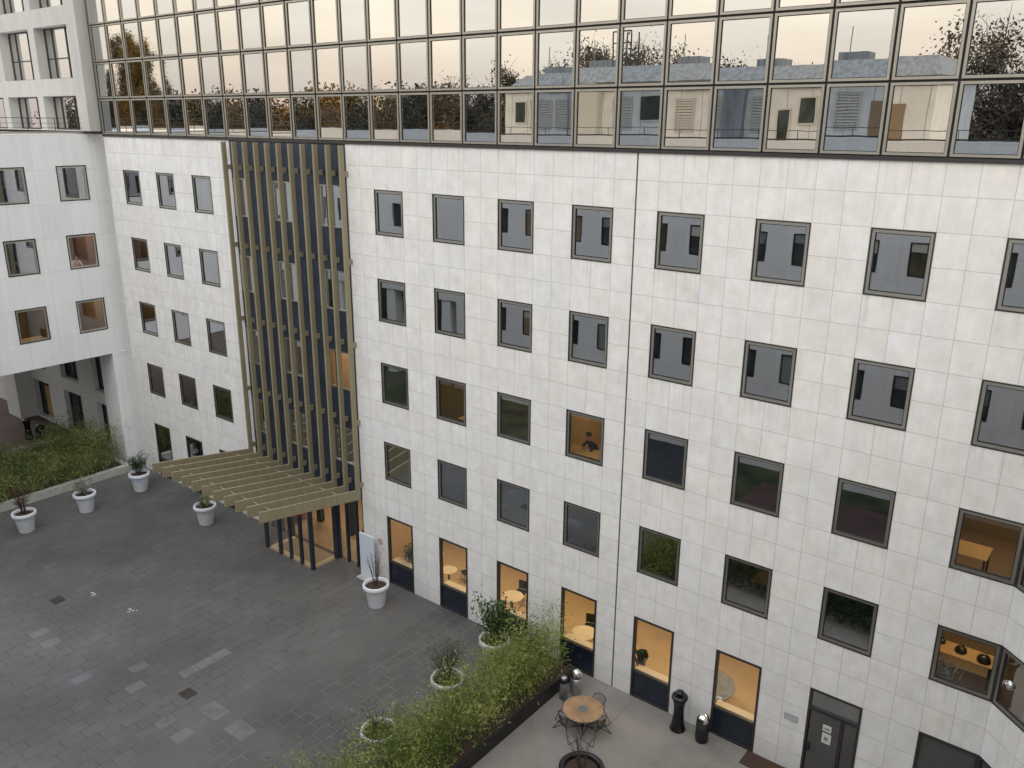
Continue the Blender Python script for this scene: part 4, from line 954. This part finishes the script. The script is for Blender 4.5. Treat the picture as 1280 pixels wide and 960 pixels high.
# bins
b = empty('waisted_bin', 'tall glossy black hourglass-shaped bin against the stone wall of the terrace', 'bin', (14.12, -.52, 0))
prof = [(0, 0), (.25, 0), (.265, .03), (.255, .07), (.235, .10), (.205, .28), (.175, .55), (.165, .75), (.18, .95), (.225, 1.12), (.265, 1.20), (.27, 1.25), (.25, 1.29), (.16, 1.31), (.06, 1.32)]
MB().lathe(prof, 36).build('bin_body', M['black_gloss'], b, smooth=True)
MB().lathe([(.05, 1.31), (.05, 1.36), (.11, 1.37), (.135, 1.40), (.13, 1.44), (.06, 1.46), (0, 1.46)], 24).build('lid', M['black_gloss'], b, smooth=True)
def dome_bin(x, y, r, h, body, dome, label):
    b = empty('litter_bin', label, 'bin', (x, y, 0)); 
    MB().lathe([(0, 0), (r * .96, 0), (r, .02), (r, h * .66), (r * .9, h * .67)], 30).build('bin_body', body, b, smooth=True)
    MB().lathe([(r * .93, h * .67), (r * .93, h * .74), (r * 1.02, h * .745), (r * 1.02, h * .76)], 30).build('collar', M['black'], b)
    MB().lathe([(r * 1.02, h * .76)] + [(r * 1.02 * math.cos(R(a)), h * .76 + h * .24 * math.sin(R(a))) for a in range(15, 91, 15)], 30).build('lid', dome, b, smooth=True); return b
dome_bin(14.98, -.52, .21, 1.0, M['black'], M['chrome'], 'black cylindrical bin with a chrome dome lid beside the waisted bin')
MB().box(-.10, .10, -.235, -.19, .79, .9).build('flap', M['black'], [o for o in COL.objects if o.name.startswith('litter_bin')][-1])
dome_bin(10.48, -1.12, .19, .98, M['steel'], M['chrome'], 'steel bin with a shiny chrome dome by the end of the bamboo planter')
b = empty('ashtray_post', 'slim dark grey cylindrical ashtray beside the steel bin', 'ashtray', (10.30, -1.62, 0))
MB().lathe([(0, 0), (.13, 0), (.135, .02), (.135, .62), (.12, .64)], 26).build('ashtray_body', M['grey_stone'], b, smooth=True); MB().lathe([(.07, .64), (.07, .75), (.115, .76), (.12, .84), (.10, .88), (0, .89)], 26).build('lid', M['steel'], b, smooth=True)
dm = MB().box(16.35, 17.9, -.72, -.04, .006, .03).build('doormat', M['mat_brown'], bevel=.006); tag(dm, 'dark brown doormat on the terrace left of the grey door', 'doormat')
# plaza drains
for x, y, lab in ((-9.6, -9.67, 'small dark drain grate in the paving at the far left of the plaza'), (.0, -9.62, 'rusty square drain grate beside the strip of pale pavers')):
    o = empty('drain_grate', lab, 'drain', (x, y, .008), group='drain grates in the plaza'); MB().ring(-.26, .26, -.2, .2, .03, 0, 0).build
    m = MB()
    for k in range(7): m.box(-.24, .24, -.2 + k * .06, -.165 + k * .06, .002, .012)
    m.build('bars', M['rust'], o); MB().box(-.27, .27, -.23, .22, 0, .004).build('grate_frame', M['rust'], o)
for x, y, lab in ((-9.0, -8.54, 'white bird-dropping-like splash on the dark pavers near the drain'), (-6.54, -8.18, 'small white scuff on the dark pavers in the middle of the plaza')):
    m = MB(); rd = random.Random(int(x * 10))
    for k in range(9):
        cx, cy, s = x + rd.gauss(0, .11), y + rd.gauss(0, .07), rd.uniform(.02, .05); m.add([(cx + s * math.cos(a) * rd.uniform(.6, 1.2), cy + s * math.sin(a) * rd.uniform(.6, 1.2), .0085 + k * .0002) for a in [i * 1.047 for i in range(6)]], [(0, 1, 2, 3, 4, 5)])
    tag(m.build('paving_stain', M['paper']), kind='structure')
# passage: dark waisted bin and bin beyond the left planter, pale kerb
MB_k = MB().box(-28.0, -27.6, -9, -1.1, 0, .32).build('kerb', M['kerb']); tag(MB_k, kind='structure')
b2 = MB().lathe([(r, z * .97) for r, z in prof], 24).build('waisted_bin', M['black_gloss'], loc=(-30.0, -2.15, 0), smooth=True); tag(b2, 'black hourglass-shaped bin in the passage beyond the left planter', 'bin')
b3 = MB().lathe([(0, 0), (.26, 0), (.28, .05), (.28, .75), (.30, .78), (.24, .98), (0, 1.05)], 24).build('litter_bin', M['black'], loc=(-29.1, -1.8, 0), smooth=True); tag(b3, 'squat dark bin in the passage beside the hourglass-shaped bin', 'bin')

# ------------------------------------------------------------------ things inside the lit rooms
def inside_table(x, y, z, r, h, m, label):
    o = empty('cafe_table', label, 'table', (x, y, z)); MB().lathe([(0, h - .03), (r, h - .03), (r, h), (0, h)], 32).build('tabletop', m, o); MB().tube([(0, 0, 0), (0, 0, h - .03)], .04, 8).build('pedestal', M['black'], o)
    MB().lathe([(0, 0), (.25, 0), (.25, .02), (0, .03)], 20).build('foot', M['black'], o); return o
inside_table(5.62, 1.45, .02, .45, .75, M['table_w'], 'round cream table glimpsed through the tall window behind the leafy shrub')
inside_table(9.3, 1.15, .02, .48, .75, M['table_w'], 'round cream table in the lit room behind the end of the bamboo')
inside_table(2.2, 1.39, .02, .36, .75, M['table_w'], 'small round table in the second lit ground-floor room')
def cafe_chair(x, y, z, rz, m, label):
    o = empty('cafe_chair', label, 'chair', (x, y, z), rz); MB().box(-.22, .22, -.22, .22, .44, .48).build('seat', m, o, bevel=.02); MB().box(-.24, -.20, -.21, .21, .5, .88).build('backrest', m, o, bevel=.015)
    for sx in (-1, 1):
        for sy in (-1, 1): MB().tube([(sx * .19, sy * .19, 0), (sx * .18, sy * .18, .44)], .014, 6).build('leg', M['black'], o)
    return o
cafe_chair(9.0, 2.0, .02, R(-70), M['black'], 'dark chair behind the round table near the end of the bamboo'); cafe_chair(5.4, 2.3, .02, R(-80), M['black'], 'dark chair behind the cream table at the leafy shrub window')
cafe_chair(2.6, 2.1, .02, R(-120), M['black'], 'dark chair beside the small table in the second lit ground-floor room')
def indoor_plant(x, y, z, h, spread, leafm, n, ls, seed, label, nar=1.0):
    o = empty('indoor_plant', label, 'plant', (x, y, z)); MB().lathe([(0, 0), (.14, 0), (.18, .3), (.16, .3), (.15, .26), (0, .26)], 20).build('pot_body', M['grey_stone'], o, smooth=True)
    m = MB(); tips = twigs(m, 9, h, spread, seed, .01, .25); rd = random.Random(seed); leafcloud(m, n, lambda: (lambda q: (q.x + rd.gauss(0, .08), q.y + rd.gauss(0, .08), q.z + rd.gauss(0, .1)))(rd.choice(tips)), ls, 1, nar, rd); m.build('leaves', [M['twig'], leafm], o); return o
indoor_plant(.75, .62, .6, .75, .3, M['leaf_dark'], 320, .07, 41, 'bushy green plant inside the tall window beside the white sign')
indoor_plant(12.02, .62, .75, .5, .16, M['leaf_dark'], 22, .19, 42, 'large-leaved plant inside the tall window left of the black waisted bin', 1.1)
indoor_plant(-1.95, .75, .02, 1.3, .4, M['leaf_lime'], 260, .08, 47, 'tall yellow-green plant just inside the entrance glazing next to the white sign')
dd = MB(); n = 40; dd.add([(0, 0, 0)] + [(.95 * math.cos(2 * math.pi * k / n), .95 * math.sin(2 * math.pi * k / n), 0) for k in range(n)] + [(.95 * math.cos(2 * math.pi * k / n), .95 * math.sin(2 * math.pi * k / n), .03) for k in range(n)] + [(0, 0, .03)],
       [(2 * n + 1, n + 1 + k, n + 1 + (k + 1) % n) for k in range(n)] + [(1 + k, 1 + (k + 1) % n, n + 1 + (k + 1) % n, n + 1 + k) for k in range(n)])
tag(dd.build('round_counter', M['roofgrey'], loc=(14.25, 1.25, .77)), 'grey round table top behind the tall window left of the door', 'table top')
def desk(x, y, z, w_, d_, m, label, rz=0):
    o = empty('desk', label, 'desk', (x, y, z), rz); MB().box(-w_ / 2, w_ / 2, -d_ / 2, d_ / 2, .72, .75).build('desktop', m, o, bevel=.005)
    for sx in (-1, 1):
        for sy in (-1, 1): MB().box(sx * (w_ / 2 - .06) - .025, sx * (w_ / 2 - .06) + .025, sy * (d_ / 2 - .06) - .025, sy * (d_ / 2 - .06) + .025, 0, .72).build('leg', M['black'], o)
    return o
f2, f3 = zbot(2) - .78, zbot(3) - .78
desk(21.3, 1.95, f3, 1.9, .7, M['desk'], 'orange-brown desk with black bags in the lower right corner room'); desk(21.0, 1.5, f2, 1.4, .9, M['desk'], 'orange-brown desk strewn with papers in the upper right corner room')
desk(9.3, .85, f2, 1.5, .7, M['desk'], 'desk of the person in the dark jumper'); desk(4.2, 1.0, f2, 1.3, .8, M['desk'], 'desk with a box in the room with the dark chair back'); desk(15.9, 2.3, f3, 1.5, .8, M['desk'], 'brown desk in the dark room above the tall window left of the door')
desk(SX - 1.0, -4.35, 7.35, .8, 1.5, M['desk'], 'cluttered desk in the lower left window of the side wing'); desk(SX - .8, -1.25, 10.78, .7, 1.4, M['table_w'], 'pale desk of the person in the side wing')
def bag(x, y, z, s, label):
    m = MB(); m.lathe([(0, 0), (s, 0), (s * 1.1, s * .3), (s * .9, s * .8), (s * .35, s * 1.1), (0, s * 1.15)], 12); m.tube([(-s * .5, 0, s * .8), (-s * .3, 0, s * 1.5), (s * .3, 0, s * 1.5), (s * .5, 0, s * .8)], .015, 5)
    tag(m.build('bag', M['black'], loc=(x, y, z), smooth=True), label, 'bag')
bag(21.4, 1.95, f3 + .75, .15, 'black bag in the middle of the corner room desk'); bag(22.0, 1.85, f3 + .75, .17, 'black bag at the right end of the corner room desk'); bag(20.85, 2.1, f3 + .75, .12, 'small black bag at the left end of the corner room desk')
cafe_chair(3.6, 1.55, f2, R(-60), M['black'], 'tall dark chair in the third window row beside the desk with a box')
indoor_plant(10.0, .45, f3 + .55, .3, .2, M['leaf_lime'], 90, .05, 44, 'small lime plant on the sill of the dark window above the bamboo end')
for i, (x, lab) in enumerate(((18.35, 'spiky plant at the left end of the sill in the window above the door'), (19.05, 'spiky plant at the right end of the sill in the window above the door'), (21.35, 'spiky plant on the sill below the corner room desk'))):
    o = indoor_plant(x, .42, f3 + .55, .35, .34, M['leaf_pale'], 60, .13, 45 + i, lab, .25)
fl = empty('floor_lamp', 'unlit floor lamp standing in the third window of the third row', 'lamp', (6.75, 1.0, f2))
MB().tube([(0, 0, 0), (0, 0, 1.35)], .018, 8).build('stem', M['black'], fl); MB().lathe([(.22, 1.35), (.14, 1.65)], 20).build('lamp_shade', M['dim_int'], fl); MB().lathe([(0, 0), (.16, 0), (.16, .02), (0, .03)], 20).build('foot', M['black'], fl)

def person(loc, rz, top, label, lean=.25, arm=.35):
    root = empty('person', label, 'person', loc, rz)
    V = {'pel': (0, 0, .50, .13), 'wst': (.03 + lean * .2, 0, .68, .125), 'chs': (.05 + lean * .6, 0, .90, .15), 'nck': (.06 + lean, 0, 1.06, .06), 'hd0': (.09 + lean, 0, 1.16, .085), 'hd1': (.10 + lean * 1.1, 0, 1.26, .095), 'hd2': (.09 + lean * 1.1, 0, 1.33, .06)}
    E = [('pel', 'wst'), ('wst', 'chs'), ('chs', 'nck'), ('nck', 'hd0'), ('hd0', 'hd1'), ('hd1', 'hd2')]
    for s, t_ in ((-1, 'l'), (1, 'r')):
        V['sh' + t_] = (.05 + lean * .75, s * .19, .96, .065); V['el' + t_] = (.18 + lean, s * .25, .76, .045); V['wr' + t_] = (.28 + arm, s * .12, .79, .032); V['ha' + t_] = (.36 + arm, s * .09, .79, .038)
        V['hp' + t_] = (.03, s * .10, .48, .09); V['kn' + t_] = (.46, s * .12, .48, .065); V['an' + t_] = (.46, s * .12, .08, .042); V['to' + t_] = (.62, s * .12, .04, .04)
        E += [('chs', 'sh' + t_), ('sh' + t_, 'el' + t_), ('el' + t_, 'wr' + t_), ('wr' + t_, 'ha' + t_), ('pel', 'hp' + t_), ('hp' + t_, 'kn' + t_), ('kn' + t_, 'an' + t_), ('an' + t_, 'to' + t_)]
    ks = list(V); me = bpy.data.meshes.new('body'); me.from_pydata([V[k][:3] for k in ks], [(ks.index(a), ks.index(b)) for a, b in E], [])
    o = bpy.data.objects.new('body', me); COL.objects.link(o); o.parent = root
    sk = o.modifiers.new('skin', 'SKIN'); 
    for i, k in enumerate(ks):
        me.skin_vertices[0].data[i].radius = (V[k][3], V[k][3] * (1.2 if k in ('chs', 'wst') else 1)); 
    me.skin_vertices[0].data[0].use_root = True; o.modifiers.new('sub', 'SUBSURF').levels = 2; o.modifiers['sub'].render_levels = 2
    # clothed body with bare head and hands: by height / reach in the material
    m = mat('clothed_' + top.name, rough=.85); g = G(m); v, xyz = coords(m)
    headm = g.m('MAXIMUM', g.m('GREATER_THAN', xyz[2], 1.07), g.m('MULTIPLY', g.m('GREATER_THAN', xyz[0], .26 + arm), g.m('GREATER_THAN', xyz[2], .72)))
    c = g.mixc(headm, tuple(top.node_tree.nodes['Principled BSDF'].inputs['Base Color'].default_value[:3]), (.45, .26, .19))
    c = g.mixc(g.m('LESS_THAN', xyz[2], .56), c, (.02, .022, .03)); m.node_tree.links.new(c, m.node_tree.nodes['Principled BSDF'].inputs['Base Color']); me.materials.append(m)
    h = MB(); hx = .075 + lean * 1.1
    h.lathe([(.112 * math.sin(R(a)), 1.27 + .115 * math.cos(R(a))) for a in (0, 20, 40, 60, 80, 100)], 16, (hx - .02, 0)); h.build('hair', M['hair'], root, smooth=True)
    return root
person((9.35, 1.45, f2), R(-110), M['cloth'], 'seated person in a dark jumper leaning over a desk, seen through a third-row window', .30, .25)
person((SX - 1.55, -1.2, 10.78), R(-5), M['cloth_w'], 'seated person in a white shirt at a window of the side wing', .12, .2)
